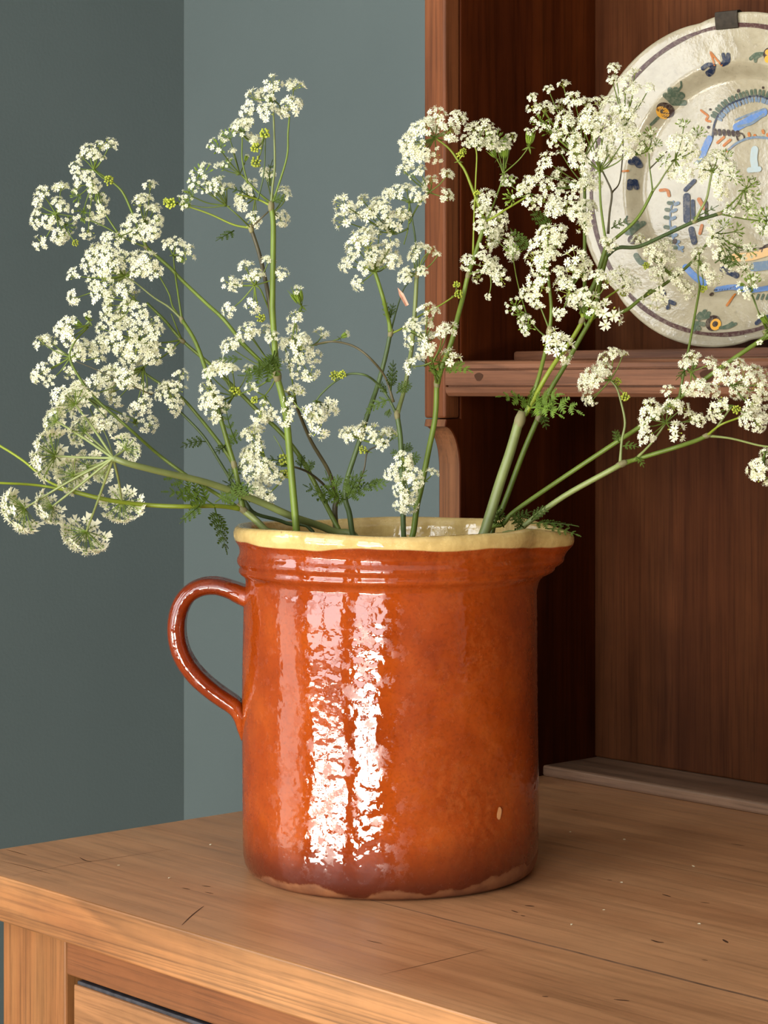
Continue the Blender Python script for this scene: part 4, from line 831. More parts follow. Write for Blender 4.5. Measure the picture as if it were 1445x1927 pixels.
MOTIFS = [
('painted_sprig','navy',2.04,[(-15.4,90.2),(-20.6,90.9),(-24.7,88.8)]),
('painted_sprig','navy',2.37,[(-15.9,89.9),(-18.5,86.6),(-21.8,84.8)]),
('painted_sprig','navy',1.72,[(-8.1,90.7),(-6.2,93.5),(-7.0,97.7)]),
('painted_sprig','navy',2.12,[(-8.1,90.7),(-3.2,92.6),(-2.8,97.0)]),
('painted_sprig','ochre',0.9,[(-15.0,90.5),(-16.1,95.7),(-17.5,100.3),(-14.1,96.2),(-9.1,90.1)]),
('painted_leaf','sage',1.72,[(27.0,95.3),(20.8,95.3),(16.3,92.7)]),
('painted_leaf','sage',1.72,[(26.2,95.2),(21.4,93.3),(20.1,90.7)]),
('painted_flower','umber',6.13,[(32.4,94.3),(32.5,94.2)]),
('painted_flower','yellow',3.27,[(30.8,91.0),(30.9,91.0)]),
('painted_flower','yellow',2.45,[(31.0,96.1),(31.1,96.0)]),
('painted_flower','umber',6.74,[(-60.0,59.4),(-59.9,59.4)]),
('painted_flower','yellow',4.82,[(-62.3,58.1),(-62.4,57.1)]),
('painted_flower','umber',2.12,[(-62.1,58.1),(-62.1,58.0)]),
('painted_leaf','sage',2.53,[(-53.9,65.1),(-55.4,67.6),(-57.3,70.1)]),
('painted_leaf','sage',2.53,[(-53.9,65.1),(-53.3,69.6),(-53.2,74.0)]),
('painted_leaf','sage',2.53,[(-53.9,65.1),(-51.2,69.6),(-48.8,74.0)]),
('painted_leaf','sage',2.53,[(-53.9,65.1),(-49.8,67.9),(-46.3,70.6)]),
('painted_leaf','sage',2.53,[(-53.9,65.1),(-49.7,65.1),(-45.9,65.0)]),
('painted_leaf','sage',0.74,[(-47.0,74.1),(-44.5,76.6),(-43.8,79.7)]),
('painted_leaf','sage',1.06,[(-66.2,54.0),(-71.7,48.5)]),
('painted_squiggle','ochre',1.06,[(-32.5,58.4),(-29.3,55.8),(-27.1,53.6),(-28.8,50.9),(-25.5,49.6)]),
('painted_dot','umber',1.63,[(-0.1,71.2),(-0.0,71.2)]),
('painted_dot','umber',1.14,[(-24.9,58.7),(-24.8,58.7)]),
('painted_dot','umber',1.14,[(21.2,71.9),(21.2,71.8)]),
('painted_dot','umber',1.39,[(-27.2,45.2),(-27.1,45.2)]),
('painted_dot','umber',2.25,[(-8.3,60.4),(-8.2,60.4)]),
('painted_dot','umber',1.06,[(-2.8,66.9),(-2.7,66.9)]),
('painted_dot','umber',1.63,[(0.7,61.5),(0.8,61.5)]),
('painted_wreath','navy',0.98,[(25.2,63.0),(20.6,65.1),(14.4,66.3),(8.1,66.1),(2.5,64.8),(-3.9,63.2),(-9.4,61.2),(-14.3,58.0),(-18.3,54.1),(-21.0,49.7),(-22.8,45.0),(-23.6,40.1),(-24.9,35.3),(-27.7,29.8),(-31.2,24.3),(-33.9,19.4)]),
('painted_wreath','sage',1.39,[(26.0,64.3),(27.3,66.6)]),
('painted_wreath','steel',1.23,[(24.4,61.7),(23.4,59.9)]),
('painted_wreath','sage',1.39,[(23.7,65.4),(25.0,67.7)]),
('painted_wreath','steel',1.23,[(22.1,62.7),(21.1,60.9)]),
('painted_wreath','sage',1.39,[(20.9,66.6),(21.5,69.1)]),
('painted_wreath','steel',1.23,[(20.3,63.6),(19.8,61.6)]),
('painted_wreath','sage',1.39,[(17.8,67.2),(18.4,69.7)]),
('painted_wreath','steel',1.23,[(17.1,64.2),(16.7,62.2)]),
('painted_wreath','sage',1.39,[(14.3,67.8),(14.1,70.4)]),
('painted_wreath','steel',1.23,[(14.5,64.8),(14.6,62.7)]),
('painted_wreath','sage',1.39,[(11.1,67.7),(11.0,70.3)]),
('painted_wreath','steel',1.23,[(11.3,64.7),(11.4,62.7)]),
('painted_wreath','sage',1.39,[(7.6,67.6),(6.8,70.1)]),
('painted_wreath','steel',1.23,[(8.5,64.6),(9.2,62.7)]),
('painted_wreath','sage',1.39,[(4.8,66.9),(4.0,69.4)]),
('painted_wreath','steel',1.23,[(5.7,64.0),(6.4,62.0)]),
('painted_wreath','sage',1.39,[(2.0,66.3),(1.2,68.8)]),
('painted_wreath','steel',1.23,[(3.0,63.4),(3.7,61.4)]),
('painted_wreath','sage',1.39,[(-1.2,65.5),(-2.0,68.0)]),
('painted_wreath','steel',1.23,[(-0.2,62.6),(0.5,60.6)]),
('painted_wreath','sage',1.39,[(-4.5,64.6),(-5.7,67.0)]),
('painted_wreath','steel',1.23,[(-3.2,61.8),(-2.3,59.9)]),
('painted_wreath','sage',1.39,[(-7.3,63.6),(-8.4,66.0)]),
('painted_wreath','steel',1.23,[(-6.0,60.8),(-5.1,58.9)]),
('painted_wreath','sage',1.39,[(-10.4,62.4),(-12.1,64.5)]),
('painted_wreath','steel',1.23,[(-8.4,59.9),(-7.1,58.2)]),
('painted_wreath','sage',1.39,[(-12.8,60.8),(-14.6,63.0)]),
('painted_wreath','steel',1.23,[(-10.8,58.4),(-9.5,56.7)]),
('painted_wreath','sage',1.39,[(-15.5,59.1),(-17.6,60.9)]),
('painted_wreath','steel',1.23,[(-13.0,57.0),(-11.3,55.5)]),
('painted_wreath','sage',1.39,[(-17.5,57.1),(-19.7,58.9)]),
('painted_wreath','steel',1.23,[(-15.1,55.0),(-13.4,53.6)]),
('painted_wreath','sage',1.39,[(-19.8,54.9),(-22.3,56.2)]),
('painted_wreath','steel',1.23,[(-16.9,53.3),(-14.9,52.3)]),
('painted_wreath','sage',1.39,[(-21.2,52.7),(-23.7,54.0)]),
('painted_wreath','steel',1.23,[(-18.2,51.2),(-16.2,50.1)]),
('painted_medallion','sky',3.27,[(-26.8,36.1),(-30.0,29.9),(-33.1,22.9)]),
('painted_medallion','steel',1.63,[(-33.9,20.8),(-38.4,17.5)]),
('painted_medallion','sky',3.68,[(-3.4,43.8),(5.3,47.4),(13.3,50.9),(20.6,53.5)]),
('painted_medallion','steel',1.23,[(-1.9,44.4),(9.1,45.7),(20.5,51.8)]),
('painted_medallion','steel',0.9,[(-4.0,49.4),(5.5,52.2),(20.7,55.9)]),
('painted_medallion','umber',1.8,[(-22.0,42.5),(-21.5,40.0)]),
('painted_medallion','umber',1.8,[(-18.2,42.0),(-17.7,39.6)]),
('painted_medallion','umber',1.8,[(-14.4,41.5),(-13.8,39.2)]),
('painted_medallion','umber',1.8,[(-10.5,41.0),(-10.0,38.8)]),
('painted_medallion','umber',1.8,[(-6.7,40.5),(-6.1,38.4)]),
('painted_medallion','umber',1.8,[(-2.8,39.9),(-2.3,38.0)]),
('painted_medallion','umber',0.65,[(-3.7,36.9),(-2.1,38.8),(1.0,38.6),(2.9,35.7),(0.9,33.1),(-2.2,33.6),(-3.7,36.9)]),
('painted_medallion','ochre',1.39,[(6.9,38.3),(7.3,36.8)]),
('painted_medallion','ochre',1.39,[(11.9,36.5),(12.4,35.1)]),
('painted_medallion','ochre',1.39,[(19.1,39.5),(19.6,38.1)]),
('painted_medallion','ochre',1.39,[(23.0,36.4),(23.4,35.0)]),
('painted_medallion','ochre',1.23,[(-20.0,32.9),(-14.5,36.8)]),
('painted_medallion','ochre',1.23,[(-14.7,30.5),(-9.2,34.4)]),
('painted_medallion','ochre',1.23,[(-12.1,26.1),(-6.6,30.0)]),
('painted_medallion','steel',1.06,[(-10.9,26.8),(-5.4,30.7),(0.9,33.4),(7.2,34.8),(14.2,35.0),(23.7,33.6)]),
('painted_medallion','mist',3.68,[(11.7,25.4),(10.8,19.2),(11.6,13.5)]),
('painted_medallion','mist',2.45,[(6.9,10.3),(15.6,10.5)]),
('painted_wreath','steel',0.78,[(-55.8,-11.6),(-57.5,-16.9),(-57.9,-23.1),(-57.4,-30.8),(-55.7,-37.0),(-53.3,-42.4),(-49.7,-47.1),(-45.3,-51.8)]),
('painted_wreath','sage',1.73,[(-57.1,-13.1),(-59.7,-12.7)]),
('painted_wreath','steel',1.65,[(-54.3,-13.9),(-52.0,-13.1)]),
('painted_wreath','sage',1.73,[(-58.8,-18.4),(-61.3,-18.0)]),
('painted_wreath','steel',1.65,[(-56.0,-19.3),(-53.7,-18.4)]),
('painted_wreath','sage',1.73,[(-59.2,-24.6),(-61.7,-24.1)]),
('painted_wreath','steel',1.65,[(-56.4,-25.4),(-54.1,-24.5)]),
('painted_wreath','sage',1.73,[(-58.7,-32.3),(-61.2,-31.8)]),
('painted_wreath','steel',1.65,[(-55.8,-33.1),(-53.5,-32.2)]),
('painted_wreath','sage',1.73,[(-57.0,-38.5),(-59.6,-38.0)]),
('painted_wreath','steel',1.65,[(-54.1,-39.3),(-51.9,-38.4)]),
('painted_wreath','sage',1.73,[(-54.6,-43.9),(-57.1,-43.5)]),
('painted_wreath','steel',1.65,[(-51.7,-44.8),(-49.4,-43.9)]),
('painted_wreath','sage',1.73,[(-51.0,-48.6),(-53.5,-48.2)]),
('painted_wreath','steel',1.65,[(-48.1,-49.5),(-45.8,-48.6)]),
('painted_medallion','navy',3.38,[(-45.2,-8.1),(-44.8,-16.5),(-44.0,-26.5)]),
('painted_medallion','navy',1.91,[(-40.0,-12.1),(-38.9,-25.1)]),
('painted_medallion','navy',2.86,[(-39.8,-34.3),(-36.5,-44.3)]),
('painted_medallion','navy',1.99,[(-46.3,-2.7),(-39.3,3.9)]),
('painted_medallion','ochre',1.91,[(-34.9,-10.7),(-30.5,-17.7)]),
('painted_medallion','ochre',1.56,[(-31.3,-31.5),(-32.4,-37.5)]),
('painted_medallion','umber',1.39,[(-28.8,-13.2),(-28.1,-25.4)]),
('painted_medallion','umber',0.87,[(-0.3,-49.7),(14.0,-51.7),(28.2,-50.8)]),
('painted_medallion','sand',3.9,[(-1.1,-57.6),(13.0,-57.4),(27.7,-54.2)]),
('painted_medallion','steel',4.33,[(16.5,-65.8),(29.9,-64.8)]),
('painted_medallion','navy',2.6,[(-10.6,-66.5),(2.5,-72.2)]),
('painted_medallion','umber',0.69,[(21.8,-53.9),(23.1,-50.2),(27.9,-48.2)]),
('painted_medallion','sky',2.86,[(-41.5,-64.2),(-32.5,-72.1),(-23.5,-77.7)]),
('painted_medallion','sky',2.6,[(-11.6,-82.6),(1.5,-81.3),(18.8,-84.4),(36.2,-83.4)]),
('painted_medallion','navy',0.69,[(-13.5,-83.4),(-3.6,-82.8),(2.1,-80.6)]),
('painted_squiggle','ochre',1.21,[(1.6,-96.0),(4.3,-91.9),(5.8,-87.6)]),
('painted_dot','umber',1.73,[(-14.0,-86.7),(-13.7,-86.9)]),
('painted_dot','umber',2.17,[(-52.5,-43.2),(-52.2,-44.0)]),
('painted_wreath','sage',1.21,[(26.6,-91.7),(27.5,-88.7)]),
('painted_wreath','sage',1.21,[(30.7,-91.8),(31.6,-88.9)]),
('painted_wreath','sage',1.21,[(34.9,-91.9),(35.8,-89.0)]),
('painted_flower','umber',7.15,[(-8.6,-109.7),(-8.5,-109.8)]),
('painted_flower','yellow',5.29,[(-6.2,-110.8),(-6.1,-110.9)]),
('painted_flower','umber',2.69,[(-6.6,-110.5),(-6.4,-110.5)]),
('painted_leaf','sage',1.91,[(-13.3,-104.7),(-20.9,-105.7)]),
('painted_leaf','sage',1.91,[(-16.7,-100.5),(-20.3,-104.2)]),
('painted_leaf','sage',1.91,[(-13.2,-102.1),(-19.4,-105.0)]),
('painted_leaf','sage',1.91,[(-16.2,-110.7),(-23.7,-109.5)]),
('painted_leaf','sage',1.91,[(-19.9,-114.0),(-24.3,-111.0)]),
('painted_leaf','sage',1.91,[(-23.9,-114.7),(-24.6,-111.7)]),
('painted_leaf','sage',0.69,[(-24.8,-107.2),(-20.7,-101.2),(-19.3,-105.7),(-24.2,-111.7)]),
('painted_leaf','sage',1.39,[(-1.9,-113.5),(4.6,-113.3),(10.8,-110.7)]),
('painted_leaf','sage',1.21,[(-1.1,-113.5),(3.6,-112.1),(7.8,-109.8)]),
('painted_sprig','navy',1.99,[(-50.2,-91.6),(-48.1,-97.0)]),
('painted_sprig','navy',1.82,[(-49.8,-91.2),(-43.0,-94.0)]),
('painted_sprig','navy',2.17,[(-57.0,-81.6),(-52.8,-86.2)]),
('painted_sprig','navy',2.17,[(28.9,-110.3),(33.4,-106.7),(38.2,-106.1)]),
('painted_squiggle','ochre',1.47,[(-66.6,-2.5),(-61.2,-2.7),(-59.5,-6.9)]),
('painted_sprig','navy',2.7,[(-86.8,19.4),(-84.6,22.0),(-82.5,17.4)]),
('painted_sprig','navy',1.98,[(-88.0,4.5),(-88.2,-1.1)]),
('painted_sprig','navy',1.98,[(-85.3,4.7),(-84.3,-0.4)]),
('painted_sprig','ochre',0.9,[(-93.6,12.2),(-89.1,12.5)]),
('painted_leaf','sage',2.34,[(-84.2,-37.5),(-85.9,-36.4),(-87.6,-36.7)]),
('painted_leaf','sage',2.34,[(-84.2,-37.5),(-85.0,-33.6),(-85.7,-31.1)]),
('painted_leaf','sage',2.34,[(-84.2,-37.5),(-83.3,-32.3),(-82.6,-28.3)]),
('painted_leaf','sage',2.34,[(-84.2,-37.5),(-81.3,-32.6),(-78.3,-28.9)]),
('painted_leaf','sage',2.52,[(-78.8,-55.2),(-75.1,-60.1),(-71.6,-61.7)]),
('painted_leaf','sage',0.72,[(-88.4,-23.8),(-88.9,-27.8),(-85.5,-32.7)]),
('painted_flower','umber',4.14,[(-83.1,-42.3),(-82.9,-42.5)])]
SCRATCHES = [(0.64,[(33.3,-199.4),(16.5,-178.7),(0.8,-157.3)]),(0.96,[(-172.9,-133.6),(-161.1,-136.3),(-156.8,-134.0)]),(0.35,[(-153.9,-199.7),(-157.8,-148.2),(-156.5,-133.8),(-154.7,-97.0),(-153.6,-65.7)]),(0.48,[(-200.7,-180.5),(-170.8,-178.3),(-138.9,-178.0)]),(0.64,[(-230.1,-156.8),(-203.1,-156.6)]),(0.96,[(-48.8,-137.7),(-41.6,-136.7)]),(0.96,[(-45.3,-124.3),(-38.9,-121.9)]),(0.8,[(-29.0,-134.2),(-21.6,-132.9)]),(1.6,[(247.8,-15.1),(254.0,-16.0),(257.3,-14.1)]),(1.6,[(275.2,17.5),(283.1,12.8)]),(1.28,[(172.0,81.3),(180.9,79.9)]),(1.6,[(135.3,-6.9),(141.4,-4.5)]),(0.96,[(138.8,-22.6),(146.7,-24.5)]),(0.96,[(152.8,-28.3),(155.6,-27.3)]),(1.12,[(291.7,-152.2),(294.7,-150.4)]),(1.28,[(321.6,-128.2),(329.4,-124.2)]),(0.96,[(97.4,240.3),(109.1,242.0)]),(0.8,[(-68.7,250.3),(-63.6,252.7)]),(0.96,[(203.2,82.3),(209.1,84.5)]),(0.96,[(119.4,86.3),(122.8,87.7)]),(0.35,[(200.9,-187.7),(200.6,-153.2),(199.2,-118.5),(198.6,-100.7)]),(0.8,[(297.8,-28.4),(301.7,-27.5)]),(0.64,[(136.9,-141.1),(148.9,-139.2)])]
DRIED = ((-9, 80, 3941), (35, 129, 3818))
FALLEN = [(130.3,161.1),(36.2,194.7),(177.0,20.2),(-8.5,185.8),(240.9,36.8),(131.4,87.6),(190.8,-23.2),(-147.2,-38.9),(-77.9,-127.0),(-133.6,-129.0)]

MAT['seam'] = plain('waxed_up_plank_seam', (0.20, 0.105, 0.058), 0.6, 0.2, 0.4, 60)
for sy, sxa, sxb, sw in ((SEAMS[1], 0.02, 1.1, 0.0030), (SEAMS[2], -0.2, 0.9, 0.0006)):
    sp = [(sxa + (sxb - sxa) * i / 60 - 0.4, sy - 0.1 + 0.0003 * math.sin(i * 1.7)) for i in range(61)]
    o = link('seam', stroke_strip(sp, sw, lambda x, y: (x, y, -ZF + 0.00008), True).mesh('seam', False), dresser, [MAT['seam']])
for w, pts in SCRATCHES:
    pp = [(x / 1000 - 0.4, y / 1000 - 0.1) for x, y in pts]
    if len(pp) == 2:
        pp = [pp[0], ((pp[0][0] + pp[1][0]) / 2, (pp[0][1] + pp[1][1]) / 2), pp[1]]
    link('scratch', stroke_strip(pp, w / 1000 * 1.3, lambda x, y: (x, y, -ZF + 0.00012), True, True).mesh('scratch', False), dresser, [MAT['gap']])

# ------------------------------------------------------------------ the plate rack standing on the dresser
rack = thing('plate_rack', 'tall dark stained pine plate rack standing on the dresser behind the jug', 'plate rack', (0.4, 0.3, 0.0))
def rbox(name, mat, x0, x1, y0, y1, z0, z1, bevel=0.0015, seg=2):
    return box(name, mat, rack, x0 - 0.4, x1 - 0.4, y0 - 0.3, y1 - 0.3, z0, z1, bevel, seg)
XI, XO = -0.1910, -0.2165
RX1 = 1.0
RT = 1.18
YB = 0.407
YS = 0.2321
def side_panel(name, xa, xb):
    prof = [(YB + 0.012, 0.0), (0.2487, 0.0), (0.2487, 0.18), (0.2487, 0.258)]
    for k in range(1, 11):
        a = k / 10 * PI / 2
        prof.append((0.2487 - 0.0165 * (1 - math.cos(a)), 0.2585 + 0.036 * math.sin(a)))
    prof += [(0.2325, 0.2965), (0.2335, 0.3003), (0.2492, 0.3008), (0.2492, RT), (YB + 0.012, RT)]
    n = len(prof)
    mb = MB()
    for x in (xa, xb):
        mb.v += [(x - 0.4, y - 0.3, z) for y, z in prof]
    sides = [(i, (i + 1) % n, n + (i + 1) % n, n + i) for i in range(n)]
    mb.f = sides + [tuple(reversed(range(n))), tuple(range(n, 2 * n))]
    mb.m = [1 if 0 < i < n - 4 else 0 for i in range(n)] + [0, 0]
    me = mb.mesh(name, False)
    bm = bmesh.new(); bm.from_mesh(me)
    bmesh.ops.recalc_face_normals(bm, faces=bm.faces)
    bmesh.ops.bevel(bm, geom=[e for e in bm.edges if len(e.link_faces) == 2 and e.calc_face_angle(0) > 1.2 and abs(e.verts[0].co.x - e.verts[1].co.x) < 1e-5], offset=0.0011, segments=2, profile=0.5, affect='EDGES')
    bm.to_mesh(me); bm.free()
    return link(name, me, rack, [MAT['dark'], MAT['cut']])
side_panel('side_panel', XO, XI)
side_panel('side_panel', RX1 - 0.0255, RX1)
rbox('stile', MAT['stile'], -0.21665, XI - 0.0005, YS, 0.249, 0.3012, RT, 0.0022, 3)
rbox('stile', MAT['stile'], RX1 - 0.0255, RX1 + 0.001, YS, 0.249, 0.3012, RT, 0.0022, 3)
bx = [-0.1905, 0.075, 0.30, 0.52, 0.76, RX1 - 0.026]
for i in range(5):
    rbox('back_board', MAT['back'], bx[i] + 0.0004, bx[i + 1] - 0.0004, YB, YB + 0.012, 0.0095 if i < 9 else 0, RT, 0.0015, 2)
# shelf with a moulded front, and the rail that stops plates slipping
def extrude_x(name, prof, xa, xb, mat, loc=(0.4, 0.3)):
    n = len(prof)
    mb = MB()
    for x in (xa, xb):
        mb.v += [(x - loc[0], y - loc[1], z) for y, z in prof]
    mb.f = [(i, (i + 1) % n, n + (i + 1) % n, n + i) for i in range(n)] + [tuple(reversed(range(n))), tuple(range(n, 2 * n))]
    mb.m = [0] * len(mb.f)
    me = mb.mesh(name, False)
    bm = bmesh.new(); bm.from_mesh(me); bmesh.ops.recalc_face_normals(bm, faces=bm.faces); bm.to_mesh(me); bm.free()
    return link(name, me, rack, [mat])
zt, zb = 0.3475, 0.3188
ys = 0.2322
shelf_prof = [(YB, zt), (ys + 0.005, zt), (ys + 0.002, zt - 0.0008), (ys + 0.0004, zt - 0.003), (ys, zt - 0.0062), (ys + 0.0032, zt - 0.0064), (ys + 0.0032, zt - 0.0074), (ys - 0.0002, zt - 0.008),
              (ys - 0.0004, zb + 0.0092), (ys + 0.003, zb + 0.0089), (ys + 0.003, zb + 0.0079), (ys - 0.0004, zb + 0.0076), (ys + 0.0005, zb + 0.003), (ys + 0.003, zb + 0.0004), (ys + 0.006, zb), (YB, zb)]
extrude_x('shelf', shelf_prof, XI + 0.0002, RX1 - 0.026, MAT['shelf'])
rbox('plate_rail', MAT['shelf'], XI + 0.0002, RX1 - 0.026, 0.309, 0.317, zt - 0.0002, zt + 0.0085, 0.002, 2)
# knot in the shelf front
for kx, kz, kr in ((-0.152, 0.3345, 0.0042), (0.083, 0.3345, 0.006)):
    kk = MB()
    ring = [(kx - 0.4 + kr * (1.15 + .2 * math.sin(3 * a)) * math.cos(a), kz + kr * .8 * math.sin(a)) for a in [2 * PI * i / 14 for i in range(14)]]
    kk.add([(kx - 0.4, ys - 0.3 - 0.0006, kz)] + [(x, ys - 0.3 - 0.0005, z) for x, z in ring], [(0, (i + 1) % 14 + 1, i + 1) for i in range(14)])
    k2 = link('knot', kk.mesh('knot', False), rack, [MAT['gap']])
shelf2 = [(y, z + 0.375) for y, z in shelf_prof]
rbox('bottom_board', MAT['ledge'], XI + 0.0003, RX1 - 0.026, 0.3435, YB + 0.012, 0.0, 0.0092, 0.002, 2)
rbox('top_board', MAT['dark'], XO, RX1, YS + 0.02, YB + 0.012, RT, RT + 0.02, 0.002, 2)

# ------------------------------------------------------------------ the jug
jug = thing('jug', 'glossy red brown earthenware jug with a cream slip rim, holding wild flowers', 'jug', (0, 0, 0), math.atan2(0.745476, 0.666532))
OUT = [(0.0, 0.0012), (0.06, 0.0012), (0.088, 0.0), (0.0925, 0.0004), (0.0965, 0.003), (0.0985, 0.007), (0.0996, 0.012), (0.1000, 0.02), (0.1001, 0.04), (0.0999, 0.065), (0.0998, 0.09), (0.0997, 0.115), (0.0996, 0.14), (0.0994, 0.16),
       (0.0992, 0.175), (0.0990, 0.186), (0.0984, 0.1905), (0.0976, 0.1945), (0.0977, 0.1972), (0.0992, 0.1995), (0.1011, 0.2008), (0.1022, 0.2024), (0.1021, 0.2040), (0.1014, 0.2050), (0.1016, 0.2062), (0.1028, 0.2078), (0.1033, 0.2096), (0.1030, 0.2114),
       (0.1021, 0.2130), (0.1014, 0.2148), (0.1013, 0.2168), (0.1018, 0.2190), (0.1030, 0.2212), (0.1044, 0.2235), (0.1052, 0.2262), (0.1052, 0.2290), (0.1044, 0.2314), (0.1028, 0.2328), (0.1006, 0.2331), (0.0984, 0.2322), (0.0966, 0.2300), (0.0952, 0.2262),
       (0.0944, 0.2200), (0.0936, 0.2100), (0.0932, 0.19), (0.0932, 0.14), (0.0930, 0.08), (0.0926, 0.03), (0.085, 0.014), (0.06, 0.009), (0.0, 0.008)]
NA = 192
jv, jf = [], []
for (r, z) in OUT:
    for k in range(NA):
        th = 2 * PI * k / NA
        d = (th + PI) % (2 * PI) - PI
        fz = max(0.0, min(1.0, (z - 0.186) / 0.038)); fz = fz * fz * (3 - 2 * fz)
        lip = math.exp(-(d / 0.24) ** 2)
        wide = math.exp(-(d / 0.55) ** 2)
        inner = 1.0
        rr = r + fz * (0.0165 * lip + 0.003 * wide) * (1 if r > 0.05 else 0)
        # two thumb pinches beside the lip
        rr -= fz * 0.0022 * (math.exp(-((d - 0.42) / 0.13) ** 2) + math.exp(-((d + 0.42) / 0.13) ** 2))
        wv = 0.0005 * math.sin(3 * th + 1 + z * 9) + 0.00035 * math.sin(5 * th + z * 40)
        zz = z
        if z > 0.2:
            q = (z - 0.2) / 0.033
            zz = z + q * (0.0011 * math.sin(2 * th + 0.6) + 0.0006 * math.sin(5 * th) - 0.0052 * lip * (1 if r > 0.099 else 0.8) + 0.0016 * math.exp(-((abs(d) - 0.5) / 0.18) ** 2))
        if r < 0.05:
            wv = 0
        jv.append(((rr + wv) * math.cos(th), (rr + wv) * math.sin(th), zz))
for i in range(len(OUT) - 1):
    for k in range(NA):
        k2 = (k + 1) % NA
        jf.append((i * NA + k, i * NA + k2, (i + 1) * NA + k2, (i + 1) * NA + k))
mb = MB(); mb.v = jv; mb.f = jf; mb.m = [0] * len(jf)
me = mb.mesh('body')
bm = bmesh.new(); bm.from_mesh(me)
bmesh.ops.remove_doubles(bm, verts=bm.verts, dist=1e-6); bmesh.ops.recalc_face_normals(bm, faces=bm.faces)
bm.to_mesh(me); bm.free()
link('body', me, jug, [MAT['glaze']])
# strap handle on the side away from the spout: centre line in (outward, height), metres
HC = [(-0.094, 0.1845), (-0.1005, 0.1868), (-0.1075, 0.1898), (-0.1165, 0.1922), (-0.1265, 0.1915), (-0.1355, 0.1868), (-0.1412, 0.178), (-0.1436, 0.1668), (-0.1428, 0.1545), (-0.1385, 0.1425), (-0.1305, 0.1315), (-0.1205, 0.1225),
      (-0.1115, 0.116), (-0.1045, 0.111), (-0.1008, 0.1045), (-0.0995, 0.096), (-0.0992, 0.0885)]
HT = [0.0078, 0.0070, 0.0064, 0.0063, 0.0064, 0.0065, 0.0066, 0.0066, 0.0066, 0.0066, 0.0066, 0.0065, 0.0064, 0.0062, 0.0052, 0.0036, 0.0012]
HW = [0.021, 0.0185, 0.0165, 0.0155, 0.015, 0.015, 0.015, 0.015, 0.015, 0.015, 0.015, 0.0152, 0.0155, 0.0158, 0.0155, 0.013, 0.007]
cs = catmull([(x, 0, z) for x, z in HC], 4)
def lerp_list(L, t):
    i = min(int(t), len(L) - 2); return L[i] + (L[i + 1] - L[i]) * (t - i)
ns = 24
hb = MB()
for i, p in enumerate(cs):
    t = (cs[min(i + 1, len(cs) - 1)] - cs[max(i - 1, 0)]).normalized()
    nrm = Vector((t.z, 0, -t.x))
    th, wd = lerp_list(HT, i / 4), lerp_list(HW, i / 4)
    for k in range(ns):
        a = 2 * PI * k / ns
        ca, sa = math.cos(a), math.sin(a)
        u = abs(ca) ** 0.8 * (1 if ca > 0 else -1) * wd
        v = abs(sa) ** 0.75 * (1 if sa > 0 else -1) * th
        v *= 1 - 0.26 * math.exp(-(u / (wd * 0.32)) ** 2)      # finger groove along the strap
        hb.v.append(tuple(p + Vector((0, 1, 0)) * u + nrm * v))
for i in range(len(cs) - 1):
    for k in range(ns):
        k2 = (k + 1) % ns
        hb.f.append((i * ns + k, i * ns + k2, (i + 1) * ns + k2, (i + 1) * ns + k)); hb.m.append(0)
hb.f.append(tuple(range(ns))); hb.m.append(0)
hb.f.append(tuple(range((len(cs) - 1) * ns, len(cs) * ns))); hb.m.append(0)
me = hb.mesh('handle')
bm = bmesh.new(); bm.from_mesh(me); bmesh.ops.recalc_face_normals(bm, faces=bm.faces); bm.to_mesh(me); bm.free()
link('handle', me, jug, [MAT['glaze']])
# small chip in the glaze low on the right
chip = MB()
ca0 = math.radians(-45.5)
cc = [(0.0022 * math.cos(a) * (1 + .25 * math.sin(2 * a)), 0.0042 * math.sin(a)) for a in [2 * PI * i / 12 for i in range(12)]]
chip.add([((0.1006) * math.cos(ca0 + u / 0.1), 0.1006 * math.sin(ca0 + u / 0.1), 0.0517 + w) for u, w in [(0, 0)] + cc], [(0, i + 1, (i + 1) % 12 + 1) for i in range(12)])
MAT['chip'] = plain('bare_clay_chip', (0.55, 0.25, 0.10), 0.7, 0.2, 0.2)
o = link('glaze_chip', chip.mesh('glaze_chip', False), jug, [MAT['chip']])
o['label'] = 'pale chip in the glaze'

# ------------------------------------------------------------------ the painted plate
def plate_glaze():
    m, nt, b = new_mat('tin_glazed_faience')
    tc = N(nt, 'ShaderNodeTexCoord')
    n1 = N(nt, 'ShaderNodeTexNoise', ins=dict(Scale=40.0, Detail=5.0, Roughness=0.65))
    n2 = N(nt, 'ShaderNodeTexNoise', ins=dict(Scale=260.0, Detail=3.0))
    for n in (n1, n2):
        nt.links.new(tc.outputs['Object'], n.inputs['Vector'])
    c = ramp(nt, n1.outputs['Fac'], [(0.25, (0.255, 0.21, 0.13)), (0.5, (0.335, 0.285, 0.186)), (0.75, (0.385, 0.335, 0.23))])
    c = mixc(nt, 'MULTIPLY', 0.35, c, ramp(nt, n2.outputs['Fac'], [(0.25, 0.45), (0.4, 1.0)]))
    nt.links.new(c, b.inputs['Base Color'])
    b.inputs['Roughness'].default_value = 0.14
    b.inputs['IOR'].default_value = 1.55
    bp = N(nt, 'ShaderNodeBump', ins=dict(Strength=0.5, Distance=0.0012))
    nt.links.new(math_n(nt, 'ADD', n1.outputs['Fac'], math_n(nt, 'MULTIPLY', n2.outputs['Fac'], 0.12)), bp.inputs['Height'])
    nt.links.new(bp.outputs[0], b.inputs['Normal'])
    return m
MAT['plate'] = plate_glaze()
plate = thing('plate', 'cream scalloped faience plate with painted flowers leaning on the rack shelf', 'plate', PLATE_CENTRE)
plate.rotation_euler = (math.radians(90 - 3), 0, PLATE_TURN)     # local x across, y up the plate, z out of its face
RP = 0.1285
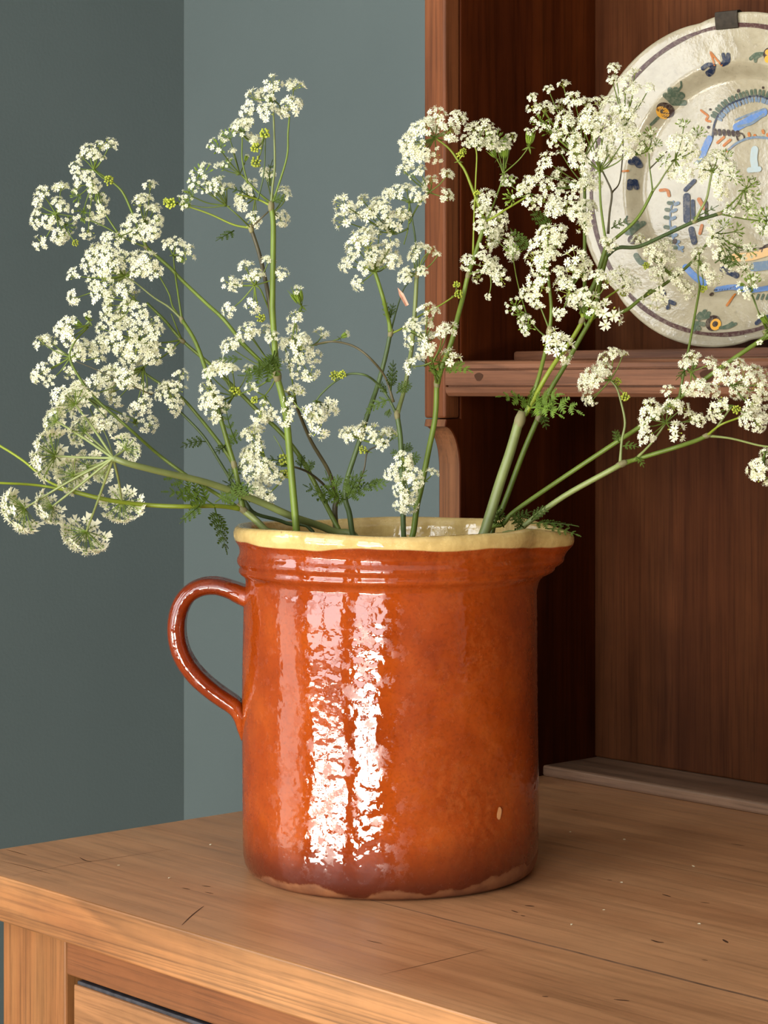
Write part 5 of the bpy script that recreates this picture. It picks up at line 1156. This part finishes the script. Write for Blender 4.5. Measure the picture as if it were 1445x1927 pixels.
def pprof(s):
    if s < .62:
        return .010 * (s / .62) ** 2
    if s < .72:
        x = (s - .62) / .1
        return .010 + .0032 * x + .0075 * x * x * (3 - 2 * x)
    return .0207 + .007 * (s - .72) / .28
def scallop(a):
    t = (a * 6 / (2 * PI) + 0.30) % 1.0
    return 1.0 + 0.036 * (abs(math.sin(PI * t)) ** 0.6 - 0.75)
na, srow = 160, [0.0, .1, .2, .3, .4, .48, .55, .60, .62, .635, .65, .67, .69, .705, .72, .74, .78, .82, .86, .9, .93, .96, .985]
pv, pf = [], []
for s in srow:
    for k in range(na):
        a = 2 * PI * k / na
        sc = 1 + (scallop(a) - 1) * max(0, (s - .72) / .28)
        pv.append((RP * s * sc * math.cos(a), RP * s * sc * math.sin(a), pprof(s)))
for s, dz in ((0.997, -.0006), (1.0, -.0022), (0.996, -.0042), (0.97, -.0055), (.72, -.0065), (.62, -.0065), (.4, -.007), (0.0, -.006)):
    for k in range(na):
        a = 2 * PI * k / na
        sc = 1 + (scallop(a) - 1) * max(0, (s - .72) / .28)
        pv.append((RP * s * sc * math.cos(a), RP * s * sc * math.sin(a), pprof(s) + dz))
nr = len(pv) // na
for i in range(nr - 1):
    for k in range(na):
        k2 = (k + 1) % na
        pf.append((i * na + k, (i + 1) * na + k, (i + 1) * na + k2, i * na + k2))
mb = MB(); mb.v, mb.f, mb.m = pv, pf, [0] * len(pf)
me = mb.mesh('dish')
bm = bmesh.new(); bm.from_mesh(me); bmesh.ops.remove_doubles(bm, verts=bm.verts, dist=1e-6); bmesh.ops.recalc_face_normals(bm, faces=bm.faces); bm.to_mesh(me); bm.free()
link('dish', me, plate, [MAT['plate']])
PCOL = dict(navy=(0.016, 0.024, 0.05), sage=(0.065, 0.09, 0.058), ochre=(0.40, 0.125, 0.02), yellow=(0.62, 0.30, 0.035), umber=(0.035, 0.018, 0.014), sky=(0.10, 0.19, 0.40), steel=(0.13, 0.18, 0.24), mist=(0.36, 0.42, 0.42), sand=(0.58, 0.36, 0.16), brown=(0.065, 0.026, 0.022))
PM = {}
def pmat(c):
    if c not in PM:
        PM[c] = paint('paint_' + c, PCOL[c])
    return PM[c]
def paint(name, col):
    m, nt, b = new_mat(name)
    tc = N(nt, 'ShaderNodeTexCoord')
    n = N(nt, 'ShaderNodeTexNoise', ins=dict(Scale=330.0, Detail=5.0, Roughness=0.65, Distortion=0.6))
    nt.links.new(tc.outputs['Object'], n.inputs['Vector'])
    thin_ = tuple(0.72 * x + 0.28 * y for x, y in zip(col, (0.40, 0.34, 0.235)))
    nt.links.new(ramp(nt, n.outputs['Fac'], [(0.46, col), (0.68, thin_)]), b.inputs['Base Color'])
    b.inputs['Roughness'].default_value = 0.2
    b.inputs['Specular IOR Level'].default_value = 0.2
    return m
LAY = [0]
def onplate(x, y):
    s = math.hypot(x, y) / RP
    return (x, y, pprof(min(s, 1)) + 0.0006 + LAY[0] * 0.000004)
ringpts = [(RP * .925 * math.cos(a), RP * .925 * math.sin(a)) for a in [2 * PI * i / 120 for i in range(121)]]
rg = MB()
for i, (x, y) in enumerate(ringpts):
    h = math.hypot(x, y)
    w = 0.0016 * (1 + 0.25 * math.sin(i * .7) * math.sin(i * .23))
    for q in (-w, 0, w):
        rg.v.append(onplate(x * (h + q) / h, y * (h + q) / h))
for i in range(120):
    for j in range(2):
        rg.f.append((i * 3 + j, (i + 1) * 3 + j, (i + 1) * 3 + j + 1, i * 3 + j + 1)); rg.m.append(0)
link('painted_ring', rg.mesh('painted_ring', False), plate, [pmat('brown')])
# neighbouring strokes of one motif share one part, one material slot per colour
cur = None
def flush():
    if cur and cur[1].f:
        me = cur[1].mesh(cur[0], False)
        o = bpy.data.objects.new(cur[0], me); COL.objects.link(o); o.parent = plate
        for c in cur[2]:
            me.materials.append(pmat(c))
for kind, colr, w, pts in MOTIFS:
    start = (kind != (cur[0] if cur else None))
    if cur and not start:
        d = math.hypot(pts[0][0] - cur[3][0], pts[0][1] - cur[3][1])
        start = d > 14 and kind not in ('painted_wreath', 'painted_medallion')
    if start:
        flush(); cur = [kind, MB(), [], pts[0]]
    if colr not in cur[2]:
        cur[2].append(colr)
    LAY[0] += 1
    s = stroke_strip([(x / 1000, y / 1000) for x, y in pts], w / 1000 * 1.7, onplate, False, True)
    ok = [all(math.hypot(s.v[i][0], s.v[i][1]) < RP * .99 for i in f) for f in s.f]
    s.f = [f for f, g in zip(s.f, ok) if g]
    cur[1].add(s.v, s.f, cur[2].index(colr))
flush()
# iron clip gripping the plate's top edge
ck = MB()
MAT['iron'] = plain('dark_iron_clip', (0.035, 0.026, 0.017), 0.6, 0.15, 0.3, 200)
cp = [(RP * .905, pprof(.905) + .0012), (RP * .93, pprof(.93) + .0016), (RP * .97, pprof(.97) + .0018), (RP * 1.008, pprof(1) + .0012), (RP * 1.016, pprof(1) - .002), (RP * 1.01, pprof(1) - .0065), (RP * .97, pprof(1) - .0095), (RP * .8, pprof(1) - .011)]
for t in (0.0, 0.0011):
    for i, (h, z) in enumerate(cp):
        for x in (-0.0095, 0.0095):
            sh = -0.0015
            a, b_ = cp[max(0, i - 1)], cp[min(len(cp) - 1, i + 1)]
            dx, dz = b_[0] - a[0], b_[1] - a[1]; L = math.hypot(dx, dz)
            ck.v.append((x + sh, h + (-dz / L) * t * -1, z + (dx / L) * t))
n = len(cp)
for i in range(n - 1):
    o0, o1 = i * 2, (i + 1) * 2
    p0, p1 = 2 * n + o0, 2 * n + o1
    for f in ((o0, o0 + 1, o1 + 1, o1), (p0, p1, p1 + 1, p0 + 1), (o0, o1, p1, p0), (o0 + 1, p0 + 1, p1 + 1, o1 + 1)):
        ck.f.append(f); ck.m.append(0)
ck.f += [(0, 2 * n, 2 * n + 1, 1), (2 * n - 2, 2 * n - 1, 4 * n - 1, 4 * n - 2)]; ck.m += [0, 0]
o = link('hanging_clip', ck.mesh('hanging_clip', False), plate, [MAT['iron']])

# ------------------------------------------------------------------ flowers
rnd = random.Random(11)
def petal_vs(c, ax, u, w, r, big, rr):
    """one notched petal from centre c, pointing along u (w across), facing ax"""
    L, W = r * big, r * 0.68 * big
    curl = rr.uniform(-.12, .28)
    P = [c, c + u * L * .42 + w * W * .34 + ax * L * .08, c + u * L * .92 + w * W * .55 + ax * L * curl, c + u * L * .80 + ax * L * curl * .8, c + u * L * .92 - w * W * .55 + ax * L * curl, c + u * L * .42 - w * W * .34 + ax * L * .08]
    return P, [(0, 1, 2, 3), (0, 3, 4, 5)]
def floret(mb, c, ax, r, rr, out=None, big_out=1.0):
    ax = ax.normalized()
    u0 = (out - ax * out.dot(ax)) if out is not None else ax.orthogonal()
    if u0.length < 1e-4:
        u0 = ax.orthogonal()
    u0.normalize()
    w0 = ax.cross(u0)
    sp = rr.uniform(-.15, .15)
    for k in range(5):
        a = 2 * PI * k / 5 + sp
        u = u0 * math.cos(a) + w0 * math.sin(a); w = ax.cross(u)
        big = 1.0 + (big_out - 1) * max(0, math.cos(a))
        vs, fs = petal_vs(c, ax, u, w, r, big * rr.uniform(.85, 1.1), rr)
        mb.add(vs, fs, 0)
        # stamen between petals
        a2 = a + PI / 5
        us = u0 * math.cos(a2) + w0 * math.sin(a2)
        tip = c + us * r * .55 + ax * r * rr.uniform(.5, .8); wq = ax.cross(us) * r * .035
        mb.add([c - wq, c + wq, tip + wq * 1.8, tip - wq * 1.8], [(0, 1, 2, 3)], 0)
    # two-lobed heart
    h = r * .27
    mb.add([c + u0 * h, c + w0 * h * .7, c - u0 * h, c - w0 * h * .7, c + ax * h * 1.1, c - ax * r * .35], [(0, 1, 4), (1, 2, 4), (2, 3, 4), (3, 0, 4), (1, 0, 5), (2, 1, 5), (3, 2, 5), (0, 3, 5)], 1)
def blob(mb, c, ax, lr, wr, mi, n=5):
    ax = ax.normalized(); u = ax.orthogonal().normalized(); w = ax.cross(u)
    vs = [c - ax * lr]
    for t, q in ((-.55, .8), (.1, 1.0), (.65, .62)):
        vs += [c + ax * lr * t + (u * math.cos(2 * PI * k / n) + w * math.sin(2 * PI * k / n)) * wr * q for k in range(n)]
    vs.append(c + ax * lr)
    fs = [(0, 1 + (k + 1) % n, 1 + k) for k in range(n)]
    for j in range(2):
        fs += [(1 + j * n + k, 1 + j * n + (k + 1) % n, 1 + (j + 1) * n + (k + 1) % n, 1 + (j + 1) * n + k) for k in range(n)]
    fs += [(1 + 2 * n + k, 1 + 2 * n + (k + 1) % n, 1 + 3 * n) for k in range(n)]
    mb.add(vs, fs, mi)
def thin(mb, a, b_, ra, rb, mi):
    mb.tube([a, b_], [ra, rb], 3, mi, cap=False)
BASE = Vector((0, 0, -0.55))
def dome_dirs(n, cone, rr):
    out = []
    for i in range(n):
        t = (i + .5) / n
        pol = cone * math.sqrt(t) + rr.uniform(-.08, .08)
        az = i * 2.39996 + rr.uniform(-.25, .25)
        out.append(Vector((math.sin(pol) * math.cos(az), math.sin(pol) * math.sin(az), math.cos(pol))))
    return out
def flower_cluster(seed, n=17, open_=False):
    rr = random.Random(seed)
    mb = MB()
    for d in dome_dirs(n, math.radians(78), rr):
        L = rr.uniform(.82, 1.05)
        c = BASE + d * L
        c.z *= .92
        edge = math.hypot(d.x, d.y)
        thin(mb, BASE, c - d * .03, .022, .02, 1)
        f = (d + Vector((0, 0, .35)) + Vector((rr.uniform(-.3, .3), rr.uniform(-.3, .3), rr.uniform(-.3, .3)))).normalized()
        if rr.random() < .1:
            blob(mb, c - d * .08, d, .1, .075, 2)
        else:
            floret(mb, c, f, rr.uniform(.40, .47) if open_ else rr.uniform(.30, .385), rr, d, 1.0 + (.25 if open_ else .5) * edge)
    for k in range(5):                                     # bracteoles below
        a = 2 * PI * k / 5 + rr.random()
        u = Vector((math.cos(a), math.sin(a), -.35)); w = Vector((-math.sin(a), math.cos(a), 0))
        mb.add([BASE - w * .04, BASE + w * .04, BASE + u * .22 + w * .03, BASE + u * .38, BASE + u * .22 - w * .03], [(0, 1, 2, 3, 4)], 1)
    return mb
def mixed_cluster(seed):
    """half faded: green fruits with some small flowers"""
    rr = random.Random(seed)
    mb = MB()
    for i, d in enumerate(dome_dirs(15, math.radians(72), rr)):
        c = BASE + d * rr.uniform(.75, .95)
        thin(mb, BASE, c, .022, .022, 1)
        blob(mb, c + d * .10, d, .23, .085, 2)
        if rr.random() < .5:
            floret(mb, c + d * .25, (d + Vector((0, 0, .3))).normalized(), rr.uniform(.22, .31), rr, d, 1.3)
        else:
            thin(mb, c + d * .2, c + d * .36 + Vector((.04, 0, 0)), .015, .006, 2)
    for k in range(5):
        a = 2 * PI * k / 5 + rr.random()
        u = Vector((math.cos(a), math.sin(a), -.35)); w = Vector((-math.sin(a), math.cos(a), 0))
        mb.add([BASE - w * .05, BASE + w * .05, BASE + u * .22 + w * .04, BASE + u * .42, BASE + u * .22 - w * .04], [(0, 1, 2, 3, 4)], 1)
    return mb
def bud_cluster(seed):
    rr = random.Random(seed)
    mb = MB()
    for d in dome_dirs(20, math.radians(105), rr):
        c = Vector((0, 0, -.25)) + d * rr.uniform(.45, .72)
        thin(mb, BASE, c, .03, .03, 1)
        blob(mb, c, d, .19, .17, 2)
    return mb
def seed_cluster(seed):
    rr = random.Random(seed)
    mb = MB()
    for i in range(7):
        a = 2 * PI * i / 7 + rr.uniform(-.3, .3)
        pol = rr.uniform(.12, .55)
        d = Vector((math.sin(pol) * math.cos(a), math.sin(pol) * math.sin(a), math.cos(pol)))
        c = BASE + d * .35
        thin(mb, BASE, c, .03, .03, 1)
        up = (d + Vector((0, 0, .8))).normalized()
        for s in (-1, 1):
            blob(mb, c + up * .42 + up.orthogonal().normalized() * .055 * s, up, .46, .085, 2)
        thin(mb, c + up * .85, c + up * 1.12 + d * .06, .03, .012, 2)
        if rr.random() < .4:
            floret(mb, c + up * 1.0, up, .2, rr, d, 1.2)
    for k in range(4):
        a = 2 * PI * k / 4 + .4
        u = Vector((math.cos(a), math.sin(a), -.5)); w = Vector((-math.sin(a), math.cos(a), 0))
        mb.add([BASE - w * .06, BASE + w * .06, BASE + u * .24 + w * .07, BASE + u * .5, BASE + u * .24 - w * .07], [(0, 1, 2, 3, 4)], 1)
    return mb
def hogweed_cluster(seed):
    rr = random.Random(seed)
    mb = MB()
    n = 40
    for i, d in enumerate(dome_dirs(n, math.radians(84), rr)):
        L = rr.uniform(.92, 1.04)
        c = BASE + d * L
        c.z = c.z * .8 - .02
        thin(mb, BASE, c - d * .05, .016, .014, 1)
        edge = math.hypot(d.x, d.y)
        f = (d + Vector((0, 0, .5))).normalized()
        floret(mb, c, f, .215, rr, d, 1.0 + .8 * edge ** 3)
    return mb
CL = {}
CLNAME = dict(w='flower_cluster', o='flower_cluster', f='flower_cluster', b='bud_cluster', s='seed_cluster', h='flower_cluster')
def cl_mesh(name, mb, mats):
    me = mb.mesh(name, False)
    for m in mats:
        me.materials.append(m)
    return me
CL['w'] = [cl_mesh('flower_cluster', flower_cluster(s, rnd.choice((10, 11, 13, 14))), [MAT['petal'], MAT['heart'], MAT['bud']]) for s in range(14)]
CL['o'] = [cl_mesh('flower_cluster', flower_cluster(50 + s, rnd.choice((6, 7, 8)), True), [MAT['petal'], MAT['heart'], MAT['bud']]) for s in range(6)]
CL['f'] = [cl_mesh('flower_cluster', mixed_cluster(100 + s), [MAT['petal'], MAT['pod'], MAT['pod']]) for s in range(6)]
CL['b'] = [cl_mesh('bud_cluster', bud_cluster(200 + s), [MAT['petal'], MAT['pod'], MAT['bud']]) for s in range(4)]
CL['s'] = [cl_mesh('seed_cluster', seed_cluster(300 + s), [MAT['petal'], MAT['g'], MAT['pod']]) for s in range(4)]
CL['h'] = [cl_mesh('flower_cluster', hogweed_cluster(400 + s), [MAT['petal'], MAT['pod'], MAT['bud']]) for s in range(4)]

def leaf_mesh(b0, t0, w, n, bend, rr, broad=False):
    """a fern-like divided leaf from b0 to t0; w = half width"""
    mb = MB()
    ax = t0 - b0
    L = ax.length
    d = ax.normalized()
    toc = (Vector((1.144, -1.028, 0.45)) - (b0 + ROOT)).normalized()
    nrm = (toc + Vector((rr.uniform(-.6, .6), rr.uniform(-.6, .6), rr.uniform(-.1, .7)))).normalized()
    nrm = (nrm - d * nrm.dot(d)).normalized()
    side = nrm.cross(d)
    ctrl = b0 + ax * .5 + side * bend * L + nrm * .12 * L
    def at(t):
        return b0 * (1 - t) ** 2 + ctrl * 2 * t * (1 - t) + t0 * t * t
    def tan(t):
        return ((ctrl - b0) * (1 - t) + (t0 - ctrl) * t).normalized()
    mb.tube([at(i / 8) for i in range(9)], [0.00055 * (1 - .75 * i / 8) for i in range(9)], 4, 0, False)
    def blade(p, u, v, ln, wd, droop):
        # toothed pinna: midline + 4 teeth a side
        k = 4
        mid, le, ri = [p], [], []
        for i in range(k):
            t0_, t1_ = (i + .55) / (k + .4), (i + 1.0) / (k + .4)
            ww = wd * math.sin(PI * min(.96, .12 + .84 * t1_)) ** .7
            m0 = p + u * ln * t0_ - nrm * droop * ln * t0_ * t0_
            m1 = p + u * ln * (t1_ + .12) - nrm * droop * ln * t1_ * t1_
            le.append((m0 + v * ww * .42, m1 + v * ww)); ri.append((m0 - v * ww * .42, m1 - v * ww)); mid.append(p + u * ln * t1_ - nrm * (droop * ln * t1_ * t1_ + wd * .12))
        tip = p + u * ln * 1.08 - nrm * droop * ln
        vs = mid + [x for q in le for x in q] + [x for q in ri for x in q] + [tip]
        nm = k + 1
        fs = []
        for i in range(k):
            a, b_ = i, i + 1
            l0, l1 = nm + 2 * i, nm + 2 * i + 1
            r0, r1 = nm + 2 * k + 2 * i, nm + 2 * k + 2 * i + 1
            fs += [(a, l0, l1, b_), (b_, r1, r0, a)]
        fs.append((k, nm + 2 * k - 1, len(vs) - 1)); fs.append((k, len(vs) - 1, len(vs) - 2))
        mb.add(vs, fs, 0)
    n = max(3, int(n * (.55 if broad else .72) + .5))
    for i in range(n):
        t = .16 + .78 * i / n
        p, tg = at(t), tan(t)
        sd = nrm.cross(tg).normalized()
        prof = (1 - t) ** .75 * min(1, .55 + t * 2.2)
        for s in (-1, 1):
            u = (tg * .72 + sd * s * .72 + nrm * rr.uniform(-.1, .2)).normalized()
            ln = w * prof * 1.35 * rr.uniform(.85, 1.12) + .0015
            blade(p + tg * rr.uniform(-.01, .01) * L, u, nrm.cross(u).normalized(), ln, min(ln * (.5 if broad else .36), L * .8 / n * (.85 if broad else .72)), .18)
    tg = tan(.95)
    blade(at(.86), tan(.93), nrm.cross(tg).normalized(), L * .15, L * .03, .1)
    return mb

ROOT = Vector((0, 0, 0))
FLOWER_LABEL = {}
counts = {}
for pname, plabel, S_, U_, L_, J_ in PLANTS:
    k0 = Vector(S_[0][0][0]) / 10000
    root = thing(pname, plabel, 'flower', k0)
    ROOT = k0
    for si, (pts, r0, r1, m) in enumerate(S_):
        P_ = catmull([Vector(p) / 10000 - k0 for p in pts], 5)
        nP = len(P_)
        ra, rb = r0 / 1e5, r1 / 1e5
        rad = [ra + (rb - ra) * i / (nP - 1) for i in range(nP)]
        mb = MB()
        thick = ra > 0.0006
        # slightly swollen at the joint it springs from
        rad = [r * (1 + .35 * math.exp(-(i / 1.6) ** 2)) if si else r for i, r in enumerate(rad)]
        mb.tube(P_, rad, 16 if thick else 6, 0, True, 0.075 if thick else 0.0)
        o = link('stem' if si == 0 else 'branch', mb.mesh('stem' if si == 0 else 'branch'), root, [MAT[m]])
    for hub, rows in U_:
        h = Vector(hub) / 10000
        rays = MB()
        todo = []
        for x, y, z, r, t in rows:
            c = Vector((x, y, z)) / 10000
            rr_ = r / 10000
            d = c - h
            dist = d.length
            dn = d.normalized() if dist > 1e-5 else Vector((0, 0, 1))
            toc = (cam.location - c).normalized()
            if t == 'h':
                ax = dn * 1.5 + Vector((rnd.uniform(-.2, .2), rnd.uniform(-.2, .2), rnd.uniform(-.1, .2)))
            else:
                ax = dn * .75 + toc * .5 + Vector((0, -.25, .4)) + Vector((rnd.uniform(-.4, .4), rnd.uniform(-.4, .4), rnd.uniform(-.3, .3)))
            ax.normalize()
            base = c + ax * rr_ * BASE.z
            todo.append((c, ax, rr_, t))
            b0 = base - h
            if dist > 0.004:
                q = Vector((0, 0, 0)).lerp(b0, .5) + (dn - ax) * dist * .12
                pts = catmull([Vector((0, 0, 0)), q, b0], 4)
                rt = 0.00045 if t != 'h' else 0.0009
                rays.tube(pts, [rt * (1.15 - .35 * i / (len(pts) - 1)) for i in range(len(pts))], 5, 0, False)
        nb = 5
        for k in range(nb):                              # ring of small bracts at the hub
            a = 2 * PI * k / nb + rnd.random()
            u = Vector((math.cos(a), math.sin(a), -.2)) * 0.003
            rays.tube([Vector((0, 0, 0)), u], [0.0006, 0.0002], 4, 0, True)
        um = link('umbel', rays.mesh('umbel'), root, [MAT['p'] if rows[0][4] == 'h' else MAT['g']], h - k0)
        for c, ax, rr_, t in todo:
            me = rnd.choice(CL[t])
            o = bpy.data.objects.new(CLNAME[t], me)
            COL.objects.link(o)
            o.parent = um
            o['kind'] = 'stuff'
            qt = ax.to_track_quat('Z', 'Y') @ Quaternion((0, 0, 1), rnd.uniform(0, 2 * PI))
            o.rotation_mode = 'QUATERNION'
            o.rotation_quaternion = qt
            o.location = c - h
            o.scale = (rr_,) * 3
    for b0, t0, w, n_, bend, m in L_:
        B, T = Vector(b0) / 10000 - k0, Vector(t0) / 10000 - k0
        mb = leaf_mesh(B, T, w / 10000 * (1.15 if m in 'BD' else 1), n_, bend, rnd, m in 'BD')
        link('leaf', mb.mesh('leaf', False), root, [MAT['young_leaf' if m == 'B' else 'leaf']])

    if plabel.startswith('cow parsley stem rising'):
        dp = MB()
        q0, q1 = DRIED
        q0, q1 = Vector(q0) / 10000 - k0, Vector(q1) / 10000 - k0
        u = (q1 - q0).normalized(); w = u.cross(Vector((-.745, .667, 0))).normalized() * 0.0016; f = u.cross(w).normalized() * 0.0011
        dp.add([q0, q0.lerp(q1, .4) + w + f, q0.lerp(q1, .4), q0.lerp(q1, .4) - w + f, q1 + w * .8 + f, q1, q1 - w * .8 + f], [(0, 1, 2), (0, 2, 3), (1, 4, 5, 2), (2, 5, 6, 3)])
        o = link('dried_petal', dp.mesh('dried_petal', False), root, [plain('dried_pink_petal', (0.62, 0.34, 0.24), 0.6, 0.2, 0.2, 300)])
        o['label'] = 'withered pink petal caught on a thin side shoot'
    for j0, r, ax in J_:
        mb = MB()
        a = Vector(ax).normalized(); c = Vector(j0) / 10000 - k0; r /= 1e5
        mb.tube([c + a * r * t for t in (-1.5, -.8, -.2, .4, 1.0, 1.5)], [r * .9 * q for q in (.72, .92, 1.06, 1.04, .9, .7)], 10, 0, True, 0.04)
        link('joint', mb.mesh('joint'), root, [MAT['node']])

FALLEN_LABELS = ['tiny fallen petal on the dresser top, rightmost but one, below the rack foot', 'tiny fallen petal on the dresser top, farthest back, nearest the rack foot board',
                 'tiny fallen petal in front of the jug at right, just behind the plank seam', 'tiny fallen petal on the dresser top, close beside the right of the jug',
                 'tiny fallen petal on the dresser top, rightmost of all', 'tiny fallen petal in the shade between the jug and the petals at right',
                 'tiny fallen petal lying nearest the plank seam, front right of the jug', 'tiny fallen petal left of the jug, nearest its foot',
                 'tiny fallen petal left of the jug, the one closest to the front edge', 'tiny fallen petal left of the jug, leftmost of all']
# tiny petals dropped on the dresser top
for i, (x, y) in enumerate(FALLEN):
    mb = MB()
    P_, fs = petal_vs(Vector((0, -0.0008, 0.0003)), Vector((0, 0, 1)), Vector((0, 1, 0)), Vector((1, 0, 0)), 0.0019, 1.0, rnd)
    low = [p - Vector((0, 0, 0.00028)) for p in P_]
    nP = len(P_)
    mb.add(P_ + low, fs + [tuple(reversed([j + nP for j in f])) for f in fs] + [(j, (j + 1) % nP, nP + (j + 1) % nP, nP + j) for j in range(nP)], 0)
    zmin = min(v[2] for v in mb.v)
    mb.v = [(v[0], v[1], v[2] - zmin) for v in mb.v]
    o = link('fallen_petal', mb.mesh('fallen_petal', False), None, [MAT['petal']], (x / 1000, y / 1000, 0.0001))
    o.rotation_euler = (0, 0, rnd.uniform(0, 6.28))
    side = x / 1000 > 0
    tag(o, FALLEN_LABELS[i], 'petal', 'petals fallen on the dresser top')
